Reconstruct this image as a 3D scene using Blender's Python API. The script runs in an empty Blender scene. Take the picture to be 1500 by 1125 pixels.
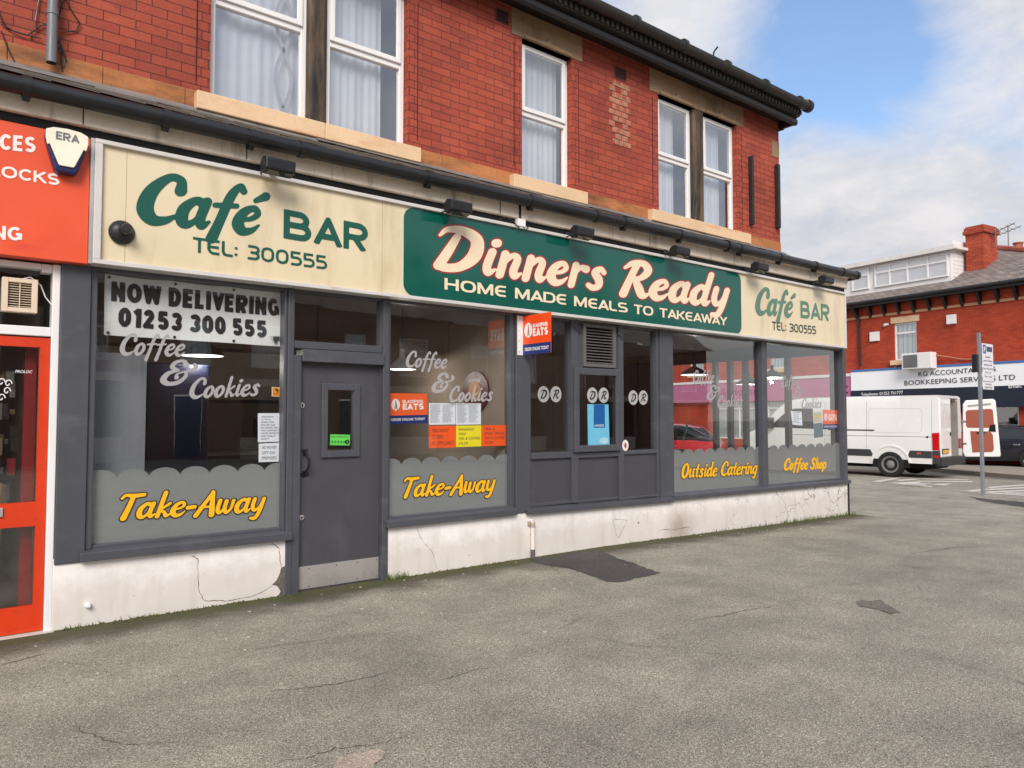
import bpy, bmesh, math, random
import numpy as np
from mathutils import Vector, Matrix
random.seed(7)
SC = bpy.context.scene
COL = SC.collection
rad = math.radians

# ---------------------------------------------------------------- camera, sky, sun, exposure
CAMP = Vector((0, -6.07, 1.5))
cam = bpy.data.cameras.new('camera'); camo = bpy.data.objects.new('camera', cam); COL.objects.link(camo)
cam.sensor_width = 36; cam.lens = 26.4; cam.clip_end = 2000; cam.clip_start = .05
camo.location = CAMP; camo.rotation_euler = (rad(92.486), 0, rad(-38.735))
SC.camera = camo
SC.view_settings.view_transform = 'Standard'; SC.view_settings.look = 'None'
SC.view_settings.exposure = 0.55; SC.view_settings.gamma = 1
SUN_EL, SUN_AZ = 36, 218      # azimuth clockwise from +Y: behind the camera
sun = bpy.data.lights.new('sun', 'SUN'); sun.energy = 2.35; sun.angle = rad(28); sun.color = (1, .95, .88)
suno = bpy.data.objects.new('sun', sun); COL.objects.link(suno)
sd = Vector((math.sin(rad(SUN_AZ)) * math.cos(rad(SUN_EL)), math.cos(rad(SUN_AZ)) * math.cos(rad(SUN_EL)), math.sin(rad(SUN_EL))))
suno.rotation_euler = sd.to_track_quat('Z', 'Y').to_euler(); suno.location = (0, -20, 20)
world = bpy.data.worlds.new('World'); SC.world = world; world.use_nodes = True

class NT:
    """small node-tree helper"""
    def __init__(s, t): s.t = t; s.n = t.nodes; s.l = t.links
    def new(s, k, **kw):
        n = s.n.new(k)
        for a, b in kw.items(): setattr(n, a, b)
        return n
    def lk(s, a, b): s.l.new(a, b)
    def val(s, sock, v):
        if hasattr(v, 'is_output'): s.l.new(v, sock)
        else: sock.default_value = v
    def math(s, op, a, b=0., c=None, clamp=False):
        n = s.new('ShaderNodeMath', operation=op); n.use_clamp = clamp
        s.val(n.inputs[0], a); s.val(n.inputs[1], b)
        if c is not None: s.val(n.inputs[2], c)
        return n.outputs[0]
    def noise(s, vec, scale, detail=4., rough=.55, dist=0.):
        n = s.new('ShaderNodeTexNoise'); s.val(n.inputs['Vector'], vec)
        n.inputs['Scale'].default_value = scale; n.inputs['Detail'].default_value = detail
        n.inputs['Roughness'].default_value = rough; n.inputs['Distortion'].default_value = dist
        return n.outputs['Fac']
    def ramp(s, f, stops, interp='LINEAR'):
        n = s.new('ShaderNodeValToRGB'); n.color_ramp.interpolation = interp
        e = n.color_ramp.elements
        while len(e) < len(stops): e.new(.5)
        for q, (p, c) in zip(e, stops):
            q.position = p; q.color = (*c, 1) if hasattr(c, '__len__') else (c, c, c, 1)
        s.val(n.inputs[0], f); return n.outputs[0]
    def mix(s, f, a, b, mode='MIX'):
        n = s.new('ShaderNodeMix', data_type='RGBA', blend_type=mode)
        s.val(n.inputs[0], f)
        for i, v in ((6, a), (7, b)):
            if hasattr(v, '__len__') and not hasattr(v, 'is_output'): v = (*v, 1) if len(v) == 3 else v
            s.val(n.inputs[i], v)
        return n.outputs[2]

w = NT(world.node_tree); w.n.clear()
wo = w.new('ShaderNodeOutputWorld'); bg = w.new('ShaderNodeBackground')
sky = w.new('ShaderNodeTexSky', sky_type='NISHITA'); sky.sun_disc = False
sky.sun_elevation = rad(SUN_EL); sky.sun_rotation = rad(SUN_AZ); sky.air_density = 1.0; sky.dust_density = .6
tc = w.new('ShaderNodeTexCoord'); gen = tc.outputs['Generated']
sp = w.new('ShaderNodeSeparateXYZ'); w.lk(gen, sp.inputs[0])
den = w.math('ADD', w.math('MAXIMUM', sp.outputs[2], 0.), .22)
cb = w.new('ShaderNodeCombineXYZ'); w.lk(w.math('DIVIDE', sp.outputs[0], den), cb.inputs[0]); w.lk(w.math('DIVIDE', sp.outputs[1], den), cb.inputs[1])
cl1 = w.noise(cb.outputs[0], 1.3, 8, .62, .3); cl2 = w.noise(cb.outputs[0], 4.6, 8, .64, .5); cl3 = w.noise(cb.outputs[0], 2.1, 6, .6, .2)
def lobe(d, cosw):
    n = w.new('ShaderNodeVectorMath', operation='DOT_PRODUCT'); w.lk(gen, n.inputs[0]); v = Vector(d).normalized(); n.inputs[1].default_value = v
    return w.math('MULTIPLY', w.math('SUBTRACT', n.outputs['Value'], cosw, clamp=True), 1 / (1 - cosw), clamp=True)
def pxdir(px, py):
    M = camo.rotation_euler.to_matrix()
    return M @ Vector(((px - 750) / 1100., -(py - 562.5) / 1100., -1))
mask = w.math('ADD', w.math('MULTIPLY', cl1, .75), w.math('MULTIPLY', cl2, .4))
for (px, py, c, g) in ((1150, 40, .990, -.22), (1260, 60, .990, -.26), (1340, 120, .992, -.24), (1220, 120, .994, -.12), (1330, 294, .9975, -.16), (1440, 286, .9975, -.18), (1460, 170, .996, -.1), (1040, 40, .992, .22), (1485, 30, .993, .22), (1450, 225, .994, .2), (1290, 235, .993, .16), (1210, 200, .994, .1), (1410, 335, .995, .26), (1240, 335, .995, .2)):
    mask = w.math('ADD', mask, w.math('MULTIPLY', lobe(pxdir(px, py), c), g * .72))
cmask = w.ramp(mask, [(.30, .08), (.50, .66), (.68, 1.)])
skyc = w.mix(1., sky.outputs[0], (.125, .138, .15), 'MULTIPLY')
cloudc = w.mix(w.ramp(w.math('ADD', w.math('MULTIPLY', cl3, .6), w.math('MULTIPLY', cl2, .4)), [(.38, 0.), (.6, 1.)]), (.37, .41, .48), (.58, .57, .58))
hz = w.ramp(sp.outputs[2], [(.0, 1.), (.30, 0.)])
cloudc = w.mix(w.math('MULTIPLY', hz, .6), cloudc, (.62, .54, .50))
w.lk(w.mix(cmask, skyc, cloudc), bg.inputs[0]); bg.inputs[1].default_value = 1.0
w.lk(bg.outputs[0], wo.inputs[0])

# ---------------------------------------------------------------- photograph geometry: pixel -> point on a real plane
RM = camo.rotation_euler.to_matrix()
def ray(px, py): return RM @ Vector(((px - 750) / 1100., -(py - 562.5) / 1100., -1))
def P(px, py, y=0.):
    d = ray(px, py); t = (y - CAMP.y) / d.y; q = CAMP + d * t
    return (q.x, q.z)
def gz(x): return .03 - .017 * min(max(0, x - 6.2), 40)
def G(px, py):
    z = 0.
    for i in range(40):
        d = ray(px, py); q = CAMP + d * ((z - CAMP.z) / d.z); z = .5 * z + .5 * gz(q.x)
    return Vector((q.x, q.y, gz(q.x)))

# ---------------------------------------------------------------- materials
def lin(c):
    c = c / 255.
    return c / 12.92 if c <= .04045 else ((c + .055) / 1.055) ** 2.4
def RGB(r, g, b): return (lin(r), lin(g), lin(b))
def newmat(name):
    m = bpy.data.materials.new(name); m.use_nodes = True; t = NT(m.node_tree); t.n.clear()
    o = t.new('ShaderNodeOutputMaterial'); b = t.new('ShaderNodeBsdfPrincipled'); t.lk(b.outputs[0], o.inputs[0])
    c = t.new('ShaderNodeTexCoord').outputs['Object']
    return m, t, b, c, o
MC = {}
def M(name, rgb, rough=.55, var=.12, vs=3., fine=.06, fs=60., bump=.0, bs=80., metal=0., spec=.5, dirt=None, coat=0., chips=None):
    """paint / stone / plastic: base colour, broad and fine mottling, optional dirt streaks, optional bump"""
    if name in MC: return MC[name]
    m, t, b, c, o = newmat(name); base = RGB(*rgb)
    f1 = t.ramp(t.noise(c, vs, 5), [(.25, 1 - var), (.75, 1 + var)])
    f2 = t.ramp(t.noise(c, fs, 3), [(.25, 1 - fine), (.75, 1 + fine)])
    col = t.mix(1., t.mix(1., base, f1, 'MULTIPLY'), f2, 'MULTIPLY')
    if dirt:
        dc, lo, hi, sc = dirt
        mp = t.new('ShaderNodeMapping'); t.lk(c, mp.inputs[0]); mp.inputs['Scale'].default_value = sc
        col = t.mix(t.ramp(t.noise(mp.outputs[0], 1., 6, .65), [(lo, 0.), (hi, 1.)]), col, RGB(*dc))
    if chips:      # small knocks and flakes of a lighter colour
        cc, dens = chips; vo = t.new('ShaderNodeTexVoronoi'); t.lk(c, vo.inputs[0]); vo.inputs['Scale'].default_value = 11; sc = t.new('ShaderNodeSeparateColor'); t.lk(vo.outputs['Color'], sc.inputs[0])
        k = t.math('LESS_THAN', t.math('ADD', vo.outputs['Distance'], t.math('MULTIPLY', t.noise(c, 60, 3), .12)), t.math('MULTIPLY', t.math('SUBTRACT', sc.outputs[0], 1 - dens, clamp=True), .55))
        col = t.mix(t.math('MULTIPLY', k, .7), col, RGB(*cc))
    t.lk(col, b.inputs['Base Color'])
    t.lk(t.ramp(t.noise(c, vs * 3, 4), [(.3, max(rough - .08, .02)), (.7, min(rough + .08, 1))]), b.inputs['Roughness'])
    b.inputs['Metallic'].default_value = metal; b.inputs['Specular IOR Level'].default_value = spec
    b.inputs['Coat Weight'].default_value = coat
    if bump:
        n = t.new('ShaderNodeBump'); n.inputs['Strength'].default_value = bump; n.inputs['Distance'].default_value = .01
        t.lk(t.noise(c, bs, 5), n.inputs['Height']); t.lk(n.outputs[0], b.inputs['Normal'])
    MC[name] = m; return m
def emit(name, rgb, s):
    m, t, b, c, o = newmat(name); b.inputs['Base Color'].default_value = (.8, .8, .8, 1)
    b.inputs['Emission Color'].default_value = (*RGB(*rgb), 1); b.inputs['Emission Strength'].default_value = s; return m
def glass(name, tint=(.82, .86, .85), gain=1.):
    m, t, b, c, o = newmat(name)
    tr = t.new('ShaderNodeBsdfTransparent'); tr.inputs[0].default_value = (*tint, 1)
    gl = t.new('ShaderNodeBsdfGlossy'); gl.inputs['Roughness'].default_value = .0; gl.inputs[0].default_value = (1, 1, 1, 1)
    bp = t.new('ShaderNodeBump'); bp.inputs['Strength'].default_value = .02; bp.inputs['Distance'].default_value = .05
    t.lk(t.noise(c, 1.3, 2), bp.inputs['Height']); t.lk(bp.outputs[0], gl.inputs['Normal'])
    lw = t.new('ShaderNodeLayerWeight'); lw.inputs['Blend'].default_value = .5
    fr = t.math('ADD', t.math('MULTIPLY', t.math('POWER', lw.outputs['Facing'], 5.), .95), .045)
    mx = t.new('ShaderNodeMixShader'); t.lk(t.math('MULTIPLY', fr, gain, clamp=True), mx.inputs[0])
    t.lk(tr.outputs[0], mx.inputs[1]); t.lk(gl.outputs[0], mx.inputs[2]); t.lk(mx.outputs[0], o.inputs[0]); return m
def brickmat(name, c1, c2, mort, bw=.232, rh=.079, ms=.0035, axis='x', smudge=.5, soft=.1):
    m, t, b, c, o = newmat(name)
    s = t.new('ShaderNodeSeparateXYZ'); t.lk(c, s.inputs[0]); cb = t.new('ShaderNodeCombineXYZ')
    g = t.new('ShaderNodeNewGeometry'); ns = t.new('ShaderNodeSeparateXYZ'); t.lk(g.outputs['Normal'], ns.inputs[0])
    t.lk(t.math('ADD', s.outputs[0], s.outputs[1]), cb.inputs[0]); t.lk(s.outputs[2], cb.inputs[1])
    br = t.new('ShaderNodeTexBrick'); t.lk(cb.outputs[0], br.inputs[0]); br.offset = .5; br.squash = 1
    for k, v in (('Scale', 1.), ('Mortar Size', ms), ('Mortar Smooth', soft), ('Brick Width', bw), ('Row Height', rh), ('Bias', -.1)): br.inputs[k].default_value = v
    br.inputs['Color1'].default_value = (*RGB(*c1), 1); br.inputs['Color2'].default_value = (*RGB(*c2), 1); br.inputs['Mortar'].default_value = (*RGB(*mort), 1)
    f2 = t.ramp(t.noise(c, 55, 4), [(.3, .86), (.7, 1.12)]); f1 = t.ramp(t.noise(c, .9, 7, .65), [(.28, .72), (.5, .98), (.72, 1.14)])
    col = t.mix(1., t.mix(1., br.outputs[0], f2, 'MULTIPLY'), f1, 'MULTIPLY')
    mp = t.new('ShaderNodeMapping'); t.lk(c, mp.inputs[0]); mp.inputs['Scale'].default_value = (4.5, 4.5, 13)
    col = t.mix(t.math('MULTIPLY', t.ramp(t.noise(mp.outputs[0], 1., 3, .5), [(.58, 0.), (.74, 1.)]), smudge), col, RGB(92, 48, 44))
    t.lk(col, b.inputs['Base Color']); b.inputs['Roughness'].default_value = .75; b.inputs['Specular IOR Level'].default_value = .25
    n = t.new('ShaderNodeBump'); n.inputs['Strength'].default_value = .6; n.inputs['Distance'].default_value = .006
    h = t.math('SUBTRACT', t.math('MULTIPLY', t.noise(c, 40, 4), .35), br.outputs['Fac']); t.lk(h, n.inputs['Height']); t.lk(n.outputs[0], b.inputs['Normal'])
    return m
def tarmac(name, dark, mid, light, moss=True, patch=1.):
    m, t, b, c, o = newmat(name)
    agg = t.new('ShaderNodeTexVoronoi'); t.lk(c, agg.inputs[0]); agg.inputs['Scale'].default_value = 250; agg.inputs['Randomness'].default_value = 1
    sepc = t.new('ShaderNodeSeparateColor'); t.lk(agg.outputs['Color'], sepc.inputs[0])
    col = t.ramp(sepc.outputs[0], [(.0, RGB(*dark)), (.35, RGB(*mid)), (.8, RGB(*mid)), (1., RGB(*light))])
    col = t.mix(1., col, t.ramp(t.noise(c, 70, 5, .7), [(.3, .74), (.7, 1.24)]), 'MULTIPLY')
    big = t.noise(c, .45, 6, .62, .4); big2 = t.noise(c, 1.9, 5, .6)
    col = t.mix(1., col, t.ramp(big, [(.32, .82), (.5, 1.), (.68, 1.10)]), 'MULTIPLY')
    col = t.mix(1., col, t.ramp(big2, [(.30, .80), (.7, 1.12)]), 'MULTIPLY')
    # old seams and hairline cracks
    nv = t.new('ShaderNodeTexNoise'); t.lk(c, nv.inputs[0]); nv.inputs['Scale'].default_value = 1.2; nv.inputs['Detail'].default_value = 5
    dv = t.mix(.22, c, nv.outputs['Color'])
    ed = t.new('ShaderNodeTexVoronoi', feature='DISTANCE_TO_EDGE'); t.lk(dv, ed.inputs[0]); ed.inputs['Scale'].default_value = .75
    crack = t.math('MULTIPLY', t.ramp(ed.outputs[0], [(.0, 1.), (.014, 0.)]), t.ramp(t.noise(c, .7, 3), [(.52, 0.), (.64, .4)]))
    col = t.mix(crack, col, RGB(62, 56, 50))
    oil = t.math('MULTIPLY', t.ramp(t.noise(c, 1.15, 3, .5, .8), [(.66, 0.), (.76, 1.)]), .25); col = t.mix(oil, col, RGB(66, 62, 58))
    sw = t.new('ShaderNodeMapping'); t.lk(c, sw.inputs[0]); sw.inputs['Rotation'].default_value = (0, 0, .35); sw.inputs['Scale'].default_value = (.25, 2.2, 1)
    col = t.mix(1., col, t.ramp(t.noise(sw.outputs[0], 1., 5, .6), [(.35, .93), (.65, 1.06)]), 'MULTIPLY')
    # chewing gum and bird lime
    vo = t.new('ShaderNodeTexVoronoi'); t.lk(c, vo.inputs[0]); vo.inputs['Scale'].default_value = 3.1
    wv = t.noise(c, 35, 2)
    sc2 = t.new('ShaderNodeSeparateColor'); t.lk(vo.outputs['Color'], sc2.inputs[0])
    spot = t.math('LESS_THAN', t.math('ADD', vo.outputs['Distance'], t.math('MULTIPLY', wv, .07)), t.math('MULTIPLY', sc2.outputs[1], .088))
    col = t.mix(t.math('MULTIPLY', spot, .75), col, RGB(205, 196, 184))
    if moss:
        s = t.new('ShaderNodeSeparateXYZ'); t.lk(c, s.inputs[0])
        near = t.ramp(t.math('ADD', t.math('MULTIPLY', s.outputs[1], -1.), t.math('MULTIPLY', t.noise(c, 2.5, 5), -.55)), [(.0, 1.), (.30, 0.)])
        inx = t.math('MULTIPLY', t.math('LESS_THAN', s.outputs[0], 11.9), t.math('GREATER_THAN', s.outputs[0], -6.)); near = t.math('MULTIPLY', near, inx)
        col = t.mix(t.math('MULTIPLY', near, .75), col, RGB(58, 50, 36))  # dark mossy dirt at the wall foot, with a contact shadow painted in
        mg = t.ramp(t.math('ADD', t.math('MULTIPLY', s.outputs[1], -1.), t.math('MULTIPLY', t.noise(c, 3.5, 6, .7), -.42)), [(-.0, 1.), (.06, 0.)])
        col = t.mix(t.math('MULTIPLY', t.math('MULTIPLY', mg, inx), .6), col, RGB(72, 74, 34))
    t.lk(col, b.inputs['Base Color']); b.inputs['Roughness'].default_value = .85; b.inputs['Specular IOR Level'].default_value = .3
    n = t.new('ShaderNodeBump'); n.inputs['Strength'].default_value = .55; n.inputs['Distance'].default_value = .008
    t.lk(t.math('ADD', agg.outputs['Distance'], t.noise(c, 90, 4)), n.inputs['Height']); t.lk(n.outputs[0], b.inputs['Normal'])
    return m
def render_wall(name):
    m, t, b, c, o = newmat(name)
    s = t.new('ShaderNodeSeparateXYZ'); t.lk(c, s.inputs[0])
    col = t.mix(1., RGB(240, 233, 228), t.ramp(t.noise(c, 1.4, 6, .6), [(.3, .9), (.7, 1.04)]), 'MULTIPLY')
    mp = t.new('ShaderNodeMapping'); t.lk(c, mp.inputs[0]); mp.inputs['Scale'].default_value = (9, 9, 1.3)
    col = t.mix(t.math('MULTIPLY', t.ramp(t.noise(mp.outputs[0], 1., 5), [(.5, 0.), (.75, 1.)]), .35), col, RGB(196, 182, 168))
    low = t.ramp(t.math('ADD', s.outputs[2], t.math('MULTIPLY', t.noise(c, 5., 8, .75), -.5)), [(-.5, 1.), (.16, 0.)])
    col = t.mix(t.math('MULTIPLY', low, .3), col, RGB(160, 140, 120))
    # hairline cracks, flaking toward the corner end of the plinth
    nv = t.new('ShaderNodeTexNoise'); t.lk(c, nv.inputs[0]); nv.inputs['Scale'].default_value = 7; nv.inputs['Detail'].default_value = 5
    dv = t.mix(.16, c, nv.outputs['Color'])
    ed = t.new('ShaderNodeTexVoronoi', feature='DISTANCE_TO_EDGE'); t.lk(dv, ed.inputs[0]); ed.inputs['Scale'].default_value = 5.
    fl = t.math('MULTIPLY', t.ramp(ed.outputs[0], [(.0, 1.), (.03, 0.)]), t.ramp(t.noise(c, 2.2, 4), [(.42, 0.), (.52, 1.)]))
    fl = t.math('MULTIPLY', fl, t.ramp(t.math('DIVIDE', s.outputs[0], 6.), [(.0, .0), (.35, .25), (.75, 1.)]))
    col = t.mix(t.math('MULTIPLY', fl, .8), col, RGB(112, 100, 92))
    pit = t.new('ShaderNodeTexVoronoi'); t.lk(c, pit.inputs[0]); pit.inputs['Scale'].default_value = 9
    pc = t.new('ShaderNodeSeparateColor'); t.lk(pit.outputs['Color'], pc.inputs[0])
    col = t.mix(t.math('MULTIPLY', t.math('LESS_THAN', pit.outputs['Distance'], t.math('MULTIPLY', t.math('SUBTRACT', pc.outputs[0], .72, clamp=True), .5)), .7), col, RGB(70, 60, 54))
    # rusty damp stain where the render bulges, near the middle of the wall
    vm = t.new('ShaderNodeVectorMath', operation='DISTANCE'); t.lk(c, vm.inputs[0]); vm.inputs[1].default_value = (1.55, 0, .10)
    st = t.ramp(t.math('ADD', vm.outputs['Value'], t.math('MULTIPLY', t.noise(c, 5, 6, .75), .55)), [(.30, 1.), (.62, 0.)])
    col = t.mix(t.math('MULTIPLY', st, .5), col, RGB(120, 92, 70))
    t.lk(col, b.inputs['Base Color']); b.inputs['Roughness'].default_value = .8; b.inputs['Specular IOR Level'].default_value = .3
    n = t.new('ShaderNodeBump'); n.inputs['Strength'].default_value = .5; n.inputs['Distance'].default_value = .012
    t.lk(t.math('ADD', t.noise(c, 6, 6, .65), t.math('MULTIPLY', fl, -.4)), n.inputs['Height']); t.lk(n.outputs[0], b.inputs['Normal'])
    return m
def stripes(name, c1, c2, scale, axis=0, rough=.6):
    m, t, b, c, o = newmat(name); s = t.new('ShaderNodeSeparateXYZ'); t.lk(c, s.inputs[0])
    f = t.math('FRACT', t.math('MULTIPLY', s.outputs[axis], scale))
    col = t.mix(t.ramp(f, [(.0, 0.), (.75, .25), (.9, 1.), (1., 0.)]), RGB(*c1), RGB(*c2))
    t.lk(t.mix(1., col, t.ramp(t.noise(c, 2, 4), [(.3, .9), (.7, 1.08)]), 'MULTIPLY'), b.inputs['Base Color']); b.inputs['Roughness'].default_value = rough; return m
def slate(name, c1, c2, mort):
    m, t, b, c, o = newmat(name)
    s = t.new('ShaderNodeSeparateXYZ'); t.lk(c, s.inputs[0]); cb = t.new('ShaderNodeCombineXYZ'); t.lk(t.math('ADD', s.outputs[0], 0.), cb.inputs[0]); t.lk(t.math('ADD', s.outputs[2], t.math('MULTIPLY', s.outputs[1], .8)), cb.inputs[1])
    br = t.new('ShaderNodeTexBrick'); t.lk(cb.outputs[0], br.inputs[0])
    for k, v in (('Scale', 1.), ('Mortar Size', .012), ('Brick Width', .3), ('Row Height', .2), ('Bias', 0.)): br.inputs[k].default_value = v
    br.inputs['Color1'].default_value = (*RGB(*c1), 1); br.inputs['Color2'].default_value = (*RGB(*c2), 1); br.inputs['Mortar'].default_value = (*RGB(*mort), 1)
    col = t.mix(1., br.outputs[0], t.ramp(t.noise(c, 1.6, 6, .7), [(.3, .7), (.7, 1.25)]), 'MULTIPLY')
    t.lk(col, b.inputs['Base Color']); b.inputs['Roughness'].default_value = .7
    n = t.new('ShaderNodeBump'); n.inputs['Strength'].default_value = .7; n.inputs['Distance'].default_value = .02; t.lk(t.math('SUBTRACT', t.noise(c, 8, 4), br.outputs['Fac']), n.inputs['Height']); t.lk(n.outputs[0], b.inputs['Normal'])
    return m

# ---------------------------------------------------------------- mesh builder and object helpers
BASE = {}
class MB:
    def __init__(s): s.v = []; s.f = []
    def add(s, v, f):
        o = len(s.v); s.v += [tuple(q) for q in v]; s.f += [[i + o for i in p] for p in f]; return s
    def box(s, x0, x1, y0, y1, z0, z1):
        return s.add([(x, y, z) for x in (x0, x1) for y in (y0, y1) for z in (z0, z1)], [(0, 1, 3, 2), (4, 6, 7, 5), (0, 4, 5, 1), (2, 3, 7, 6), (0, 2, 6, 4), (1, 5, 7, 3)])
    def quad(s, *p): return s.add(p, [list(range(len(p)))])
    def slab(s, top, dz):      # polygon sheet (top points) with thickness dz downward
        n = len(top); b = [(x, y, z - dz) for x, y, z in top]
        return s.add(list(top) + b, [list(range(n)), list(range(2 * n - 1, n - 1, -1))] + [[i, n + i, n + (i + 1) % n, (i + 1) % n] for i in range(n)])
    def prism(s, poly, axis, a0, a1):
        mk = {'x': lambda u, v, a: (a, u, v), 'y': lambda u, v, a: (u, a, v), 'z': lambda u, v, a: (u, v, a)}[axis]
        n = len(poly); v = [mk(*p, a0) for p in poly] + [mk(*p, a1) for p in poly]
        return s.add(v, [list(range(n)), list(range(2 * n - 1, n - 1, -1))] + [[i, (i + 1) % n, n + (i + 1) % n, n + i] for i in range(n)])
    def cyl(s, p, q, r, r2=None, n=16):
        p = Vector(p); q = Vector(q); r2 = r if r2 is None else r2; d = (q - p).normalized()
        a = d.orthogonal().normalized(); b = d.cross(a)
        c = [(math.cos(2 * math.pi * i / n), math.sin(2 * math.pi * i / n)) for i in range(n)]
        v = [p + a * x * r + b * y * r for x, y in c] + [q + a * x * r2 + b * y * r2 for x, y in c]
        return s.add(v, [list(range(n))[::-1], list(range(n, 2 * n))] + [[i, (i + 1) % n, n + (i + 1) % n, n + i] for i in range(n)])
    def tube(s, pts, r, n=8):
        pts = [Vector(p) for p in pts]; rings = []
        for i, p in enumerate(pts):
            d = (pts[min(i + 1, len(pts) - 1)] - pts[max(i - 1, 0)]).normalized()
            a = d.cross(Vector((.31, .52, .79))).normalized(); b = d.cross(a)
            rings.append([p + (a * math.cos(2 * math.pi * k / n) + b * math.sin(2 * math.pi * k / n)) * r for k in range(n)])
        v = [q for R in rings for q in R]; f = [list(range(n))[::-1], list(range(len(v) - n, len(v)))]
        for i in range(len(pts) - 1):
            f += [[i * n + k, i * n + (k + 1) % n, (i + 1) * n + (k + 1) % n, (i + 1) * n + k] for k in range(n)]
        return s.add(v, f)
    def lathe(s, prof, c, axis=(0, 0, 1), n=24):      # prof: (radius, distance along axis)
        c = Vector(c); d = Vector(axis).normalized(); a = d.orthogonal().normalized(); b = d.cross(a); v = []
        for r, h in prof:
            v += [c + d * h + (a * math.cos(2 * math.pi * k / n) + b * math.sin(2 * math.pi * k / n)) * max(r, .0005) for k in range(n)]
        f = []
        for i in range(len(prof) - 1):
            f += [[i * n + k, i * n + (k + 1) % n, (i + 1) * n + (k + 1) % n, (i + 1) * n + k] for k in range(n)]
        f += [list(range(n))[::-1], list(range(len(v) - n, len(v)))]
        return s.add(v, f)
    def loft(s, secs, closed_ends=True):
        n = len(secs[0]); v = [q for r in secs for q in r]; f = []
        for i in range(len(secs) - 1):
            f += [[i * n + k, i * n + (k + 1) % n, (i + 1) * n + (k + 1) % n, (i + 1) * n + k] for k in range(n)]
        if closed_ends: f += [list(range(n))[::-1], list(range(len(v) - n, len(v)))]
        return s.add(v, f)
    def build(s, name, mat, parent=None, bev=0., smooth=False, local=False, seg=2, kind=None, label=None):
        me = bpy.data.meshes.new(name); b = Vector((0, 0, 0)) if (local or parent is None) else BASE.get(parent.name, Vector((0, 0, 0)))
        me.from_pydata([tuple(Vector(q) - b) for q in s.v], [], s.f); me.materials.append(mat)
        bm = bmesh.new(); bm.from_mesh(me)
        if len(s.f) < 3000: bmesh.ops.recalc_face_normals(bm, faces=bm.faces)
        if smooth:
            for f in bm.faces: f.smooth = True
        bm.to_mesh(me); bm.free()
        o = bpy.data.objects.new(name, me); COL.objects.link(o)
        if parent: o.parent = parent; BASE[o.name] = BASE.get(parent.name, Vector((0, 0, 0)))
        if bev:
            m = o.modifiers.new('bevel', 'BEVEL'); m.width = bev; m.segments = seg; m.limit_method = 'ANGLE'; m.angle_limit = rad(35)
        if smooth:
            m = o.modifiers.new('edges', 'EDGE_SPLIT'); m.split_angle = rad(38)
        if kind: o['kind'] = kind
        if label: o['label'] = label
        return o
def tag(o, label, cat, group=None):
    o['label'] = label; o['category'] = cat
    if group: o['group'] = group
    return o
def thing(name, label, cat, loc, group=None, rz=0.):
    o = bpy.data.objects.new(name, None); COL.objects.link(o); o.location = loc; o.rotation_euler = (0, 0, rz)
    BASE[o.name] = Vector(loc); o.empty_display_size = .1
    return tag(o, label, cat, group)
def copy_tree(o, parent=None):
    c = o.copy(); COL.objects.link(c)
    if parent: c.parent = parent
    for ch in list(o.children): copy_tree(ch, c)
    return c
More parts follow.
